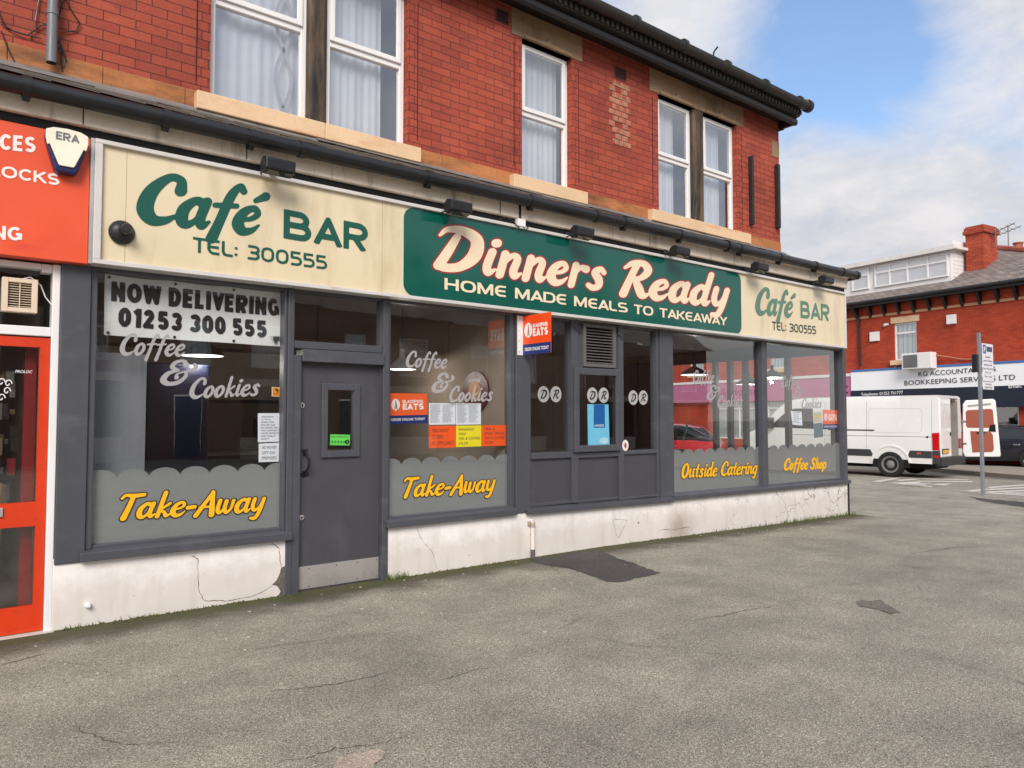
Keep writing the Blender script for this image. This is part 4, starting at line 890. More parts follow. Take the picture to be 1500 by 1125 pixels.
# the door
DX0, DX1 = 2.58, 3.345
mb = MB(); wall_holes(mb, DX0, DX1, .025, 1.965, .03, [(2.83, 3.085, 1.20, 1.735)], .045); mb.quad((DX0, .075, .025), (DX1, .075, .025), (DX1, .075, 1.2), (DX0, .075, 1.2))
door = mb.build('door', greydoor, cafe)
vx0, vz0 = P(472, 664, .015); vx1, vz1 = P(526, 567, .015)
mb = MB(); mb.box(2.775, 2.832, .005, .0295, 1.145, 1.79); mb.box(3.083, 3.14, .005, .0295, 1.145, 1.79); mb.box(2.832, 3.083, .005, .0295, 1.145, 1.205); mb.box(2.832, 3.083, .005, .0295, 1.73, 1.79)
vw = mb.build('viewing_frame', grey, door, bev=.006); MB().quad((2.83, .05, 1.2), (3.085, .05, 1.2), (3.085, .05, 1.735), (2.83, .05, 1.735)).build('viewing_pane', glassm, door)
for q in ((443, 594), (442, 758.5)):
    a, b = P(*q, .02); a = max(a, 2.603); o = MB().lathe([(.024, 0), (.024, .008), (.018, .013), (.001, .013)], (a, .03, b), (0, -1, 0)).build('lock', alu, door, smooth=True); MB().cyl((a, .02, b + .003), (a, .0155, b + .003), .008).box(a - .003, a + .003, .0155, .02, b - .012, b).build('keyhole', void, o)
a, b = P(447, 680, .0); a = 2.628
mb = MB().tube([(a + .0, .03, b + .105), (a + .008, -.005, b + .085), (a + .014, -.035, b + .045), (a + .014, -.04, b), (a + .010, -.03, b - .04), (a + .0, .0, b - .065), (a - .004, .025, b - .08)], .010, 10)
mb.box(a - .012, a + .012, .022, .03, b + .07, b + .125).box(a - .014, a + .014, .022, .03, b - .11, b - .06).tube([(a - .028, .02, b + .118), (a, .018, b + .112), (a + .03, .02, b + .122)], .005).tube([(a - .03, .02, b - .075), (a - .02, .018, b - .10), (a, .018, b - .082), (a + .022, .018, b - .1), (a + .034, .02, b - .07)], .006)
mb.build('pull_handle', M('wrought_iron', (22, 22, 24), .4), door, smooth=True)
MB().box(DX0 + .002, DX1 - .002, .022, .0295, .045, .235).build('kick_plate', alu, door, bev=.002)
mb = MB()
for u in (2.68, 2.93, 3.13, 3.32):
    for v in (.065, .212): mb.cyl((u, .022, v), (u, .020, v), .005)
mb.build('plate_screw', M('dark_screw', (60, 56, 54), .5), door)
MB().box(2.50, 3.41, -.05, .3, -.05, .022).build('threshold', M('concrete_step', (172, 160, 146), .85, .2, 3, .1, 40, .3), cafe)

# inside the cafe
mb = MB()
mb.quad((.85, 5.2, 0), (11.6, 5.2, 0), (11.6, 5.2, 2.8), (.85, 5.2, 2.8)); mb.quad((.86, .1, 0), (.86, 5.2, 0), (.86, 5.2, 2.8), (.86, .1, 2.8))
mb.box(4.86, 4.94, .115, 3.2, .1, 2.72)                        # cross wall behind the pier
mb.quad((11.6, 3.6, 0), (11.6, 5.2, 0), (11.6, 5.2, 2.8), (11.6, 3.6, 2.8))
mb.build('interior_wall', dark_in, cafe)
MB().quad((.85, .1, 2.72), (11.6, .1, 2.72), (11.6, 5.2, 2.72), (.85, 5.2, 2.72)).build('ceiling', ceilm, cafe)
MB().quad((.85, .1, .1), (11.6, .1, .1), (11.6, 5.2, .1), (.85, 5.2, .1)).build('floor', floorm, cafe)
# glazed return on the side street: posts, rails, panes
mb = MB()
for y in (.14, .95, 1.78, 2.1, 2.42, 3.5): mb.box(11.60, 11.70, y - .04, y + .04, .46, 2.6)
mb.box(11.61, 11.69, .1, 3.6, 2.5, 2.6); mb.box(11.61, 11.70, .1, 3.6, .46, .53); mb.box(11.58, 11.70, 3.54, 6, .4, 3.4)
mb.build('side_glazing_frame', grey, cafe)
MB().quad((11.65, .14, .5), (11.65, 3.5, .5), (11.65, 3.5, 2.55), (11.65, .14, 2.55)).build('side_window', glassm, cafe)
MB().box(11.55, 11.70, -.02, 6, 2.6, 3.48).build('side_fascia', M('side_fascia_board', (120, 112, 100), .6), cafe)

# ---------------------------------------------------------------- the long cafe fascia sign
SY = -.12
fs = thing('fascia_sign', 'long cream and dark green cafe sign reading Dinners Ready, across the whole shopfront', 'shop sign', (6, SY, 2.58))
Z0, Z1, X0, X1 = 2.578, 3.470, .975, 11.545
mb = MB(); t_ = .032
mb.box(X0, X1, SY - .03, .03, Z0, Z0 + t_); mb.box(X0, X1, SY - .03, .03, Z1 - t_, Z1); mb.box(X0, X0 + .05, SY - .03, .03, Z0 + t_, Z1 - t_); mb.box(X1 - t_, X1, SY - .03, .03, Z0 + t_, Z1 - t_)
mb.box(X0 + .05, X1 - t_, .0, .02, Z0 + t_, Z1 - t_)
mb.build('frame', signframe, fs, bev=.004)
seams = [X0 + .05, 1.185, 3.277, 5.3, 7.35, 9.753, X1 - t_]
for i in range(6): MB().box(seams[i] + .0012, seams[i + 1] - .0012, SY, SY + .05, Z0 + t_, Z1 - t_).build('panel', cream, fs)
fsF = facade(SY)
gx0, gx1, gz0, gz1, c_ = 3.495, 8.75, Z0 + t_ + .002, Z1 - t_ - .002, .11
def rrect(x0, x1, z0, z1, c, n=8):
    p = []
    for cx, cz, a0 in ((x1 - c, z0 + c, -90), (x1 - c, z1 - c, 0), (x0 + c, z1 - c, 90), (x0 + c, z0 + c, 180)): p += [(cx + c * math.cos(rad(a0 + 90 * k / n)), cz + c * math.sin(rad(a0 + 90 * k / n))) for k in range(n + 1)]
    return p
MB().add([fsF.at(x, z, .0025) for x, z in rrect(gx0 - .012, gx1 + .012, gz0, gz1, c_)], [list(range(36))]).build('panel_edge', M('panel_edge_line', (206, 210, 190), .4), fs)
gp = MB().add([fsF.at(x, z, .004) for x, z in rrect(gx0, gx1, gz0, gz1, c_)], [list(range(36))]).build('green_panel', green, fs)
S2 = lambda *q: P(q[0], q[1], SY)
def sg(text, a, b, h, mat, font='script', r=.1, out=None, sx=1., n=.003, par=fs, **k): return write('lettering', text, mat, par, fsF, S2(*a), S2(*b), h, font, r, sx=sx, out=out, n=n, **k)
hC = S2(244.7, 259.6)[1] - S2(244.7, 330.4)[1]
sg('Café', (199, 322.5), (395, 345), hC, greenv, r=.102)
sg('BAR', (415, 349), (538.5, 369.5), S2(415, 306)[1] - S2(415, 349)[1], greenv, 'sans', .105, fit=True)
sg('TEL: 300555', (282, 369), (479, 395), S2(289, 347.6)[1] - S2(289, 369.7)[1], greenv, 'wide', .085, n=.0045)
hD = S2(662, 334)[1] - S2(662, 396)[1]
sg('Dinners', (634, 391), (888, 425.5), hD, creamv, r=.1, out=(redline, .035), n=.0065, track=.09)
sg('Ready', (906, 431), (1069, 451.5), S2(942, 386)[1] - S2(942, 436)[1], creamv, r=.1, out=(redline, .035), n=.0065, track=.09)
sg('HOME MADE MEALS TO TAKEAWAY', (650.3, 424), (1064.5, 477), S2(650.3, 407.2)[1] - S2(650.3, 424.2)[1], creamv, 'wide', .095, n=.009)
sg('Café', (1106, 459.5), (1166, 464.5), S2(1120, 423)[1] - S2(1120, 461)[1], greenfaded, r=.1)
sg('BAR', (1172.6, 465.8), (1215, 470.8), S2(1173.4, 440.6)[1] - S2(1173.4, 465.8)[1], greenfaded, 'sans', .105, fit=True)
sg('TEL: 300555', (1130.9, 483.3), (1195.3, 489.8), S2(1131, 470.9)[1] - S2(1131, 483.5)[1], M('weathered_black_green', (62, 78, 72), .4), 'wide', .085, n=.0045)

def px_box(a, b, y): (x0, z0), (x1, z1) = P(*a, y), P(*b, y); return min(x0, x1), max(x0, x1), min(z0, z1), max(z0, z1)
# floodlights along the top of the sign
LABS = ['first floodlight from the door end, above the big green Café lettering', 'floodlight above the D of Dinners at the green panel edge', 'floodlight above the final s of Dinners', 'floodlight above the R of Ready on the green panel', 'floodlight above the rounded right edge of the green panel', 'tilted floodlight at the right corner over the small Café lettering']
for k, (px, py) in enumerate(((408, 243), (672, 303), (854, 340), (997, 368), (1114, 391), (1211, 410))):
    yc = -.33; x, z = P(px, py, yc)
    fl = thing('floodlight', 'small black ' + LABS[k], 'floodlight', (x, -.1, 3.47), 'floodlights along the fascia sign')
    w_ = .122
    MB().prism([(yc - .06, z + .04), (yc - .055, z - .05), (yc + .03, z - .075), (yc + .075, z - .05), (yc + .08, z + .03), (yc + .02, z + .065)], 'x', x - w_, x + w_).build('lamp_housing', black, fl, bev=.012)
    MB().quad((x - w_ + .02, yc - .045, z - .0585), (x + w_ - .02, yc - .045, z - .0585), (x + w_ - .02, yc + .022, z - .078), (x - w_ + .02, yc + .022, z - .078)).build('lamp_glass', M('lamp_glass', (60, 62, 68), .1), fl)
    MB().box(x - .02, x + .02, yc + .05, -.10, z - .012, z + .012).tube([(x - .02, yc + .06, z), (x - .08, -.16, z - .03), (x - .03, -.10, z - .02)], .007).box(x - .05, x + .05, -.115, -.056, z - .03, z + .04).build('bracket', black, fl, bev=.003)
x, z = P(764, 327, -.15)
jb = thing('junction_box', 'small white junction box with loose wires above the green sign', 'junction box', (x, -.1, z)); MB().box(x - .05, x + .05, -.16, -.10, z - .035, z + .045).build('box', white, jb, bev=.006)
MB().tube([(x - .02, -.13, z - .03), (x - .05, -.17, z - .06), (x - .12, -.16, z - .0), (x - .2, -.15, z + .03), (x - .3, -.15, z - .01)], .006).tube([(x + .02, -.14, z - .03), (x + .04, -.17, z - .07), (x + .08, -.16, z - .02), (x + .14, -.12, z + .0)], .006).box(x - .012, x + .012, -.13, -.121, z + .05, z + .22).build('wire', black, jb)
# black horn sounder on the cream panel
x, z = P(178, 341, SY); hs = thing('horn_speaker', 'round black horn speaker on the left end of the cream sign', 'speaker', (x, SY, z))
MB().lathe([(.086, .0), (.088, .01), (.082, .022), (.055, .04), (.036, .052), (.032, .056)], (x, SY - .002, z), (0, -1, 0), 32).build('flange', black, hs, smooth=True); MB().lathe([(.033, .045), (.035, .075), (.038, .115), (.032, .125), (.001, .127)], (x, SY - .002, z), (.12, -1, .1), 20).build('horn', black, hs, smooth=True)

# ---------------------------------------------------------------- neighbouring shop on the left
nb = thing('neighbour_shop', 'locksmith shopfront with red door and white frame left of the cafe', 'shop', (-.5, 0, 0))
MB().box(.755, .803, -.02, .1, .0, 2.56).box(.69, .755, .0, .1, 2.50, 2.56).box(-3.2, .755, -.004, .1, 2.055, 2.12).box(-3.2, .69, .0, .1, 2.52, 2.56).build('door_frame', white, nb, bev=.006)
red = M('red_door_paint', (206, 56, 14), .4, .08, 3, .05, 60, .08, 25, dirt=((166, 40, 16), .6, .85, (3, 3, 9)))
gxr = P(56, 600, .02)[0]; zA = P(40, 736, .02)[1]; zB = P(40, 771, .02)[1]; zC = P(40, 888, .02)[1]; zT = P(40, 508, .02)[1]
mb = MB(); wall_holes(mb, -.14, .752, .04, 2.045, .01, [(-.03, gxr, zC, zB), (-.03, gxr, zA, zT)], .05)
rd = mb.build('door', red, nb)
MB().quad((-.03, .045, .2), (gxr, .045, .2), (gxr, .045, 1.98), (-.03, .045, 1.98)).build('pane', glassm, rd)
a, b = P(-1, 751, 0); MB().box(a - .12, a + .02, -.004, .0085, b - .03, b + .03).build('letter_plate', alu, rd, bev=.003)
MB().box(-3.2, -.15, .02, .1, 0, .5).box(-.2, -.14, -.01, .1, .0, 2.05).build('stall_riser', red, nb); MB().quad((-3.2, .05, .5), (-.2, .05, .5), (-.2, .05, 2.05), (-3.2, .05, 2.05)).build('shop_window', glassm, nb)
MB().quad((-3.2, .05, 2.12), (.69, .05, 2.12), (.69, .05, 2.52), (-3.2, .05, 2.52)).build('transom_pane', glassm, nb)
MB().box(-3.2, .81, -.06, .3, -.05, .035).build('doorstep', M('stone_step', (190, 182, 172), .8, .15), nb)
mb = MB(); mb.quad((-3.2, 3, 0), (.75, 3, 0), (.75, 3, 2.6), (-3.2, 3, 2.6)); mb.quad((.75, .1, 0), (.75, 3, 0), (.75, 3, 2.6), (.75, .1, 2.6)); mb.quad((-3.2, .1, 2.59), (.75, .1, 2.59), (.75, 3, 2.59), (-3.2, 3, 2.59)); mb.quad((-3.2, .1, .05), (.75, .1, .05), (.75, 3, .05), (-3.2, 3, .05)); mb.quad((-3.2, .1, 0), (-3.2, 3, 0), (-3.2, 3, 2.6), (-3.2, .1, 2.6))
mb.box(.70, .745, .3, 2.8, .7, 2.3); mb.build('shop_interior', M('shop_wall', (92, 84, 78), .8), nb)
MB().box(.62, .69, .13, .2, .05, 1.98).build('inner_jamb', M('dark_red_jamb', (120, 20, 12), .5), nb)
gm = [M('key_blank_steel', (150, 146, 140), .4, .2, metal=.6), M('tan_packet', (150, 124, 96), .7), M('dark_tool', (44, 40, 40), .5), M('red_packet', (150, 40, 40), .6)]
random.seed(11)
for m_, nn in zip(gm, (90, 90, 80, 18)):      # pegboard of keys and packets inside the door
    mb = MB()
    for k in range(nn):
        xx = random.uniform(-.5, .66); zz = random.uniform(.75, 1.95); ww = random.uniform(.012, .035); hh = random.uniform(.02, .07); yy = random.uniform(.8, 1.6); mb.box(xx - ww, xx + ww, yy, yy + .02, zz - hh, zz + hh)
    o = mb.build('hanging_stock', m_, kind='stuff'); o['label'] = 'keys tools and packets hanging inside the red door'; 
MB().tube([(.47, .6, .1), (.50, .62, .6), (.53, .66, 1.0)], .05, 8).build('rolled_mat', gm[1], nb)
MB().tube([(.06, .03, 1.96), (.13, .03, 1.78), (.2, .03, 1.66)], .004).build('sign_cord', white, nb)
# lock brand sticker and scrollwork of the hanging sign behind the glass
frd = facade(.04); a, b = P(22, 546, .04); fonttext('lettering', 'PROLOC', white, rd, frd, (a, b), .10, .02, shear=.25, bold=.01)
mb = MB()
for k in range(4):
    px, py = ((2, 560), (10, 573), (2, 583), (12, 562))[k]; a, b = P(px, py, .04); mb.tube([(a + .022 * math.cos(q * .5) * (1 - q / 16), .038, b + .03 * math.sin(q * .5) * (1 - q / 16)) for q in range(14)], .004, 6)
mb.build('scroll_ornament', white, nb)
os_ = thing('fascia_sign', 'plain orange red shop sign with white capitals, above the red door', 'shop sign', (-.5, SY, 2.57))
MB().box(-3.2, .948, SY, .0, 2.572, 3.468).build('panel', M('orange_panel', (226, 84, 48), .4, .06, 1.5, .02, 40, dirt=((206, 64, 48), .6, .85, (1.5, 1, 4))), os_, bev=.003)
def nbt(text, a, b, hpx): write('lettering', text, M('white_vinyl', (240, 226, 220), .4, .03), os_, fsF, S2(*a), S2(*b), hpx, 'sans', .1, n=.003, fit=True)
nbt('CES', (-1, 219), (52, 224), S2(30, 200)[1] - S2(30, 223)[1]); nbt('LOCKS', (-16, 257), (87, 272), S2(30, 247)[1] - S2(30, 264)[1]); nbt('NG', (-12, 350), (32, 353), S2(10, 332)[1] - S2(10, 352)[1])
MB().box(.95, .973, SY - .02, .0, 2.575, 3.468).build('end_trim', alu, os_)
# alarm box
x, z = P(98, 222, -.2); ab = thing('alarm_box', 'cream and navy shield shaped burglar alarm box on the orange sign', 'alarm box', (x, SY, z))
fa = facade(SY - .075); W_ = .155
sh = [(-W_, .16), (-.10, .185), (0, .193), (.10, .185), (W_, .16), (W_ + .005, .10), (W_ - .02, .0), (.085, -.17), (.06, -.185), (-.06, -.185), (-.085, -.17), (-W_ + .02, .0), (-W_ - .005, .10)]
MB().prism([(x + u * .8, z + v * .8) for u, v in sh], 'y', SY - .075, SY - .002).build('cover', M('navy_plastic', (26, 30, 74), .35), ab, bev=.012)
sh2 = [(-W_, .16), (-.10, .185), (0, .193), (.10, .185), (W_, .16), (W_ + .002, .09), (W_ - .012, .03), (.125, .04), (.06, -.12), (.05, -.13), (-.05, -.13), (-.06, -.12), (-.125, .04), (-W_ + .012, .03), (-W_ - .002, .09)]
cv = MB().prism([(x + u * .81, z + v * .81) for u, v in sh2], 'y', SY - .088, SY - .0755).build('front', M('cream_plastic', (236, 228, 206), .35), ab, bev=.004)
write('lettering', 'ERA', M('silver_grey_print', (112, 112, 114), .4), cv, facade(SY - .088), (x - .068, z + .07), (x + .072, z + .07), .055, 'sans', .1, n=.003)
# extractor grille on the transom
x0, x1, z0, z1 = px_box((2, 455), (56, 410), -.02); gx = (x0 + x1) / 2
eg = thing('extractor_grille', 'beige square extractor fan grille on the window above the red door', 'vent', (gx, 0, z0)); ybk = .045
mb = MB(); mb.box(x0, x0 + .035, -.02, ybk, z0, z1); mb.box(x1 - .035, x1, -.02, ybk, z0, z1); mb.box(x0 + .035, x1 - .035, -.02, ybk, z0, z0 + .03); mb.box(x0 + .035, x1 - .035, -.02, ybk, z1 - .03, z1); mb.box(gx - .003, gx + .003, -.014, .0, z0 + .03, z1 - .03)
for k in range(10):
    zz = z0 + .036 + k * (z1 - z0 - .07) / 9.6; mb.add([(x0 + .03, -.01, zz), (x1 - .03, -.01, zz), (x1 - .03, .012, zz + .011), (x0 + .03, .012, zz + .011)], [(0, 1, 2, 3)])
mb.build('louvre_frame', M('beige_plastic', (222, 200, 176), .45), eg, bev=.004); MB().quad((x0 + .02, .03, z0 + .02), (x1 - .02, .03, z0 + .02), (x1 - .02, .03, z1 - .02), (x0 + .02, .03, z1 - .02)).build('fan_void', void, eg)
MB().tube([(x1 - .10, .03, z1), (x1 - .04, .02, z1 + .02), (x1 + .02, .02, z1 - .03), (x1 + .05, .02, z1 - .11), (x1 + .09, .03, z1 - .16)], .004).build('cable', white, eg)
# rain pipe and cables at the top left of the wall
x, z = P(75, 92, .29); dp = thing('downpipe', 'grey plastic downpipe ending above the lead flashing, top left', 'drainpipe', (x, .29, z))
MB().lathe([(.036, 0), (.036, 1.9)], (x, .29, z), (0, 0, 1), 18).lathe([(.041, .36), (.041, .39)], (x, .29, z), (0, 0, 1), 18).build('pipe', M('grey_pvc', (112, 112, 116), .4, .08), dp, smooth=True); MB().lathe([(.034, -.001), (.02, -.0005)], (x, .29, z), (0, 0, 1), 18).build('pipe_mouth', void, dp)
MB().box(x - .05, x + .05, .31, .38, z + .55, z + .58).build('pipe_clip', black, dp)
wc = thing('wall_cables', 'tangle of thin black cables on the brick behind the grey downpipe', 'cable', (x, YW, z)); yc = YW - .015
def pth(q, y=yc): return [(P(a, b, y)[0], y + random.uniform(-.01, .004), P(a, b, y)[1]) for a, b in q]
for q in (((-12, -10), (2, 28), (12, 42), (30, 50), (48, 54), (64, 58)), ((2, 35), (20, 46), (40, 52), (54, 42), (62, 36), (70, 38)), ((95, -10), (86, 25), (82, 45), (88, 62), (96, 84), (92, 105)), ((92, -12), (106, 18), (117, 34), (112, 45), (85, 48)), ((84, 50), (90, 72), (90, 90), (92, 110)), ((2, 45), (10, 68), (20, 88), (30, 106)), ((58, -8), (52, 30), (52, 50)), ((88, 55), (84, 66), (94, 80), (98, 92))):
    P3 = pth(q); o = []
    for i in range(len(P3) - 1):
        for k in range(4): o.append(Vector(P3[i]).lerp(Vector(P3[i + 1]), k / 4))
    MB().tube(o, .005, 6).build('cable', black, wc)

# ---------------------------------------------------------------- things in the cafe windows
FI = facade(.085)
def paper(name, label, cat, a, b, c, d, col, y=.075, group=None, rough=.6):
    """sheet with pixel corners top-left, top-right, bottom-right, bottom-left"""
    q = [P(*p, y) for p in (d, c, b, a)]; cx = sum(p[0] for p in q) / 4; zb = min(p[1] for p in q)
    o = MB().add([(x, y, z) for x, z in q] + [(x, y + .002, z) for x, z in q], [(0, 1, 2, 3), (7, 6, 5, 4), (0, 4, 5, 1), (1, 5, 6, 2), (2, 6, 7, 3), (3, 7, 4, 0)]).build(name, M(col[0], col[1], rough, .04, 6, .02), None)
    tag(o, label, cat, group); BASE[o.name] = Vector((0, 0, 0)); return o, Vector((q[0][0], y, q[0][1])), Vector((q[1][0] - q[0][0], 0, q[1][1] - q[0][1])), Vector((q[3][0] - q[0][0], 0, q[3][1] - q[0][1]))
def pframe(o, u, v): U = u.normalized(); V = (v - U * v.dot(U)).normalized(); return Frame(o, U, V)
# sagging banner with eyelets
tl, tr_, br_, bl = [P(*q, .10) for q in ((154, 400.4), (416, 428), (415, 507.8), (152, 490.4))]
bn = thing('banner', 'white vinyl banner reading Now Delivering, hung inside the first cafe window', 'banner', ((tl[0] + tr_[0]) / 2, .1, bl[1]))
mb = MB(); nx, nz = 40, 12; V = []
def bpt(u, v, n=0.):
    xt, zt = tl[0] + (tr_[0] - tl[0]) * u, tl[1] + (tr_[1] - tl[1]) * u; xb, zb = bl[0] + (br_[0] - bl[0]) * u, bl[1] + (br_[1] - bl[1]) * u
    sag = -.012 * abs(math.sin(3 * math.pi * u)) * (v ** 2); yy = .10 + .008 * math.sin(u * 17 + v * 3) + .006 * math.sin(u * 7 - v * 6)
    return (xb + (xt - xb) * v, yy - n, zb + (zt - zb) * v + sag)
V = [bpt(i / nx, j / nz) for j in range(nz + 1) for i in range(nx + 1)]
mb.add(V, [(j * (nx + 1) + i, j * (nx + 1) + i + 1, (j + 1) * (nx + 1) + i + 1, (j + 1) * (nx + 1) + i) for j in range(nz) for i in range(nx)])
mb.build('cloth', M('banner_vinyl', (228, 226, 224), .45, .05, 4, .02), bn, smooth=True)
for text, a, b, top, r, sx in (('NOW DELIVERING', (162.7, 441), (408.5, 463.5), (165, 411.7), .125, .42), ('01253 300 555', (173, 478), (390, 495), (181, 450), .125, .44)):
    pa, pb = P(*a, .1), P(*b, .1); want = (pb[0] - pa[0]) / (P(*top, .1)[1] - P(top[0], a[1], .1)[1])
    for _ in range(14): sx *= (want / word_width(text, getfont('sans', r, sx)[1])) ** .8
    g, A, flat, sm = getfont('sans', r, sx); V_, F_, _ = word(text, g, A, r, cell=1 / 36, flat=True, sm=False)
    x0 = min(v[0] for v in V_); x1 = max(v[0] for v in V_); pa, pb = P(*a, .1), P(*b, .1); h = P(*top, .1)[1] - P(top[0], a[1], .1)[1]
    out = []
    for x, y in V_:
        t = (x - x0) / (x1 - x0); xx = pa[0] + (pb[0] - pa[0]) * t; zz = pa[1] + (pb[1] - pa[1]) * t + y * h
        u = (xx - tl[0]) / (tr_[0] - tl[0]); out.append((xx, bpt(min(max(u, 0), 1), (zz - bl[1]) / (tl[1] - bl[1]))[1] - .004, zz))
    MB().add(out, F_).build('lettering', M('banner_ink', (30, 30, 32), .45), bn)
mb = MB()
for u in (.02, .36, .69, .985):
    for v in (.04, .95): q = bpt(u, v, .004); mb.lathe([(.011, 0), (.011, .004), (.004, .005)], q, (0, -1, 0), 14)
mb.build('eyelet', ink, bn)
a, b = P(404, 503, .1)
mb = MB()
def flatp(pts): mb.add([(a + u * .01, .082, b + v * .01) for u, v in pts], [list(range(len(pts)))])
flatp([(-3, 2), (2.5, 2.4), (2.5, 6), (-3, 5.6)]); flatp([(2.8, 1.8), (7, 1.2), (7.4, 3), (5.5, 3.6), (4.6, 5), (2.8, 5)]); flatp([(-7, 5.2), (-3.4, 5), (-3.4, 5.4)]); flatp([(-6, 3.6), (-3.4, 3.4), (-3.4, 3.8)]); flatp([(-5, 2.2), (-3.4, 2), (-3.4, 2.4)])
for cx in (-.8, 5.6): mb.add([(a + (cx + 1.5 * math.cos(q)) * .01, .081, b + (1 + 1.5 * math.sin(q)) * .01) for q in np.linspace(0, 6.0, 14)], [list(range(14))])
mb.build('van_emblem', M('banner_ink', (30, 30, 32), .45), bn)

orange = ('orange_poster', (240, 96, 36)); navy = M('navy_print', (28, 42, 112), .5); wink = M('white_print', (240, 236, 232), .5)
def eats(par, f, w, h, small=False):
    """orange poster face: tower roundel, two lines, navy strip with its own line"""
    k = .30 * h
    MB().quad(*sheet(f, 0, w, 0, k * .9, .001)).build('navy_strip', navy, par)
    dk = MB().quad(*disc(f, w * .2, h * .62, h * .155, h * .19, .001)).build('roundel', wink, par)
    m = MB(); cx = w * .2; z0, z1 = h * .45, h * .80
    m.quad(f.at(cx - w * .045, z0, .003), f.at(cx - w * .025, z0, .003), f.at(cx - w * .004, z1, .003), f.at(cx - w * .010, z0 + .14 * h, .003)); m.quad(f.at(cx + w * .025, z0, .003), f.at(cx + w * .045, z0, .003), f.at(cx + w * .010, z0 + .14 * h, .003), f.at(cx + w * .004, z1, .003))
    m.quad(f.at(cx - w * .012, z0 + .05 * h, .0035), f.at(cx + w * .012, z0 + .05 * h, .0035), f.at(cx + w * .004, z1, .0035), f.at(cx - w * .004, z1, .0035)); m.build('tower_emblem', M('tower_ink', (200, 110, 70), .5), dk)
    write('lettering', 'BLACKPOOL', wink, par, f, (w * .37, h * .67), (w * .90, h * .67), h * .10, 'sans', .11, n=.0025, fit=True); write('lettering', 'EATS', wink, par, f, (w * .37, h * .45), (w * .90, h * .45), h * .20, 'sans', .13, n=.0025, fit=True)
    fonttext('lettering', 'ORDER ONLINE TODAY', wink, par, f, (w * .07, k * .33), w * .86, h * .085, n=.003, bold=.02)
o, p_, u, v = paper('poster', 'orange and navy delivery poster stuck inside the window, left of the two printed menus', 'poster', (567.6, 575.6), (626, 576.6), (626.5, 619.5), (567.8, 621.5), orange); eats(o, pframe(p_, u, v), u.length, v.length)
o, p_, u, v = paper('poster', 'small orange and navy delivery poster near the corner of the last window', 'poster', (1205, 600), (1227.5, 601), (1228, 628.5), (1205.5, 629), orange); eats(o, pframe(p_, u, v), u.length, v.length)
paperw = ('white_paper', (232, 232, 238)); pen = M('faint_print', (120, 122, 140), .7); felt = M('felt_pen', (70, 62, 62), .7)
def lines(par, f, w, h, rows, seed, cols=1):
    random.seed(seed); m = MB()
    for r in range(rows):
        z = h * (.90 - .84 * r / rows)
        for c in range(cols):
            x = w * (.06 + .9 / cols * c); e = x + w * .9 / cols * random.uniform(.55, .92)
            while x < e: q = min(x + w * random.uniform(.02, .08), e); m.quad(*sheet(f, x, q, z, z + h * .32 / rows, .0015)); x = q + w * .016
    m.build('print', pen, par)
for k, (px0, px1, lab) in enumerate(((628.3, 667, 'printed white menu sheet directly right of the orange delivery poster'), (667.8, 704.5, 'printed white menu sheet above the yellow notice'))):
    o, p_, u, v = paper('menu', lab, 'menu', (px0, 590.3), (px1, 590.6), (px1, 621.5), (px0, 622.3), paperw, group='menus taped inside the window'); f = pframe(p_, u, v); lines(o, f, u.length, v.length, 17, k, 2)
def note(lab, px0, px1, zt, zb, col, body, group='fluorescent notices under the menus', sz=.15, wd=.78):
    o, p_, u, v = paper('notice', lab, 'notice', (px0, zt[0]), (px1, zt[1]), (px1, zb[1]), (px0, zb[0]), col, group=group); f = pframe(p_, u, v); w_, h_ = u.length, v.length; n = len(body)
    for k, tx in enumerate(body): fonttext('handwriting', tx, felt, o, f, (w_ * .1, h_ * (.92 - (k + .72) * .86 / n)), w_ * min(.85, wd * len(tx) / 11), h_ * .5 / n, n=.0015, shear=.15)
    return o
note('orange handwritten notice directly left of the yellow one', 628.3, 667, (624, 623.6), (656.5, 655.5), ('fluo_orange', (252, 92, 20)), ('TAKE-AWAY', 'CLOSES', 'AT 3PM DAILY'))
note('yellow handwritten notice between two orange ones', 668, 705, (623.6, 623.2), (655, 653.8), ('fluo_yellow', (246, 226, 30)), ('BREAKFAST', 'WRAP', 'TEA & COFFEE', '£6.50'))
note('orange handwritten notice right of the yellow one', 706, 741, (623, 622.6), (653.6, 652.8), ('fluo_orange', (252, 92, 20)), ('MEAL &', 'STEAK SPECIAL', 'TEA & COFFEE', '£9.50'))
note('white handwritten warning notice inside the first window, upper of two', 377.8, 416.2, (605.3, 605.2), (647.8, 647), paperw, ('WARNING!!', 'CCTV IN', 'OPERATION', 'IMAGES ARE', 'RECORDED FOR', 'THE PURPOSE OF', 'CRIME PREVENTION', 'AND PUBLIC', 'SAFETY'), 'white notices in the first window', wd=.6)
note('white handwritten notice below the warning, touching the frosted band', 379, 417.6, (650, 648), (677, 676), paperw, ('NO MONEY', 'LEFT ON', 'PREMISES'), 'white notices in the first window')
o, p_, u, v = paper('sticker', 'small orange camera warning sticker right of the word Cookies', 'sticker', (398, 566.8), (412.5, 567.6), (412.6, 581.2), (398, 580.6), ('pale_orange_edge', (240, 200, 160))); f = pframe(p_, u, v); w_, h_ = u.length, v.length
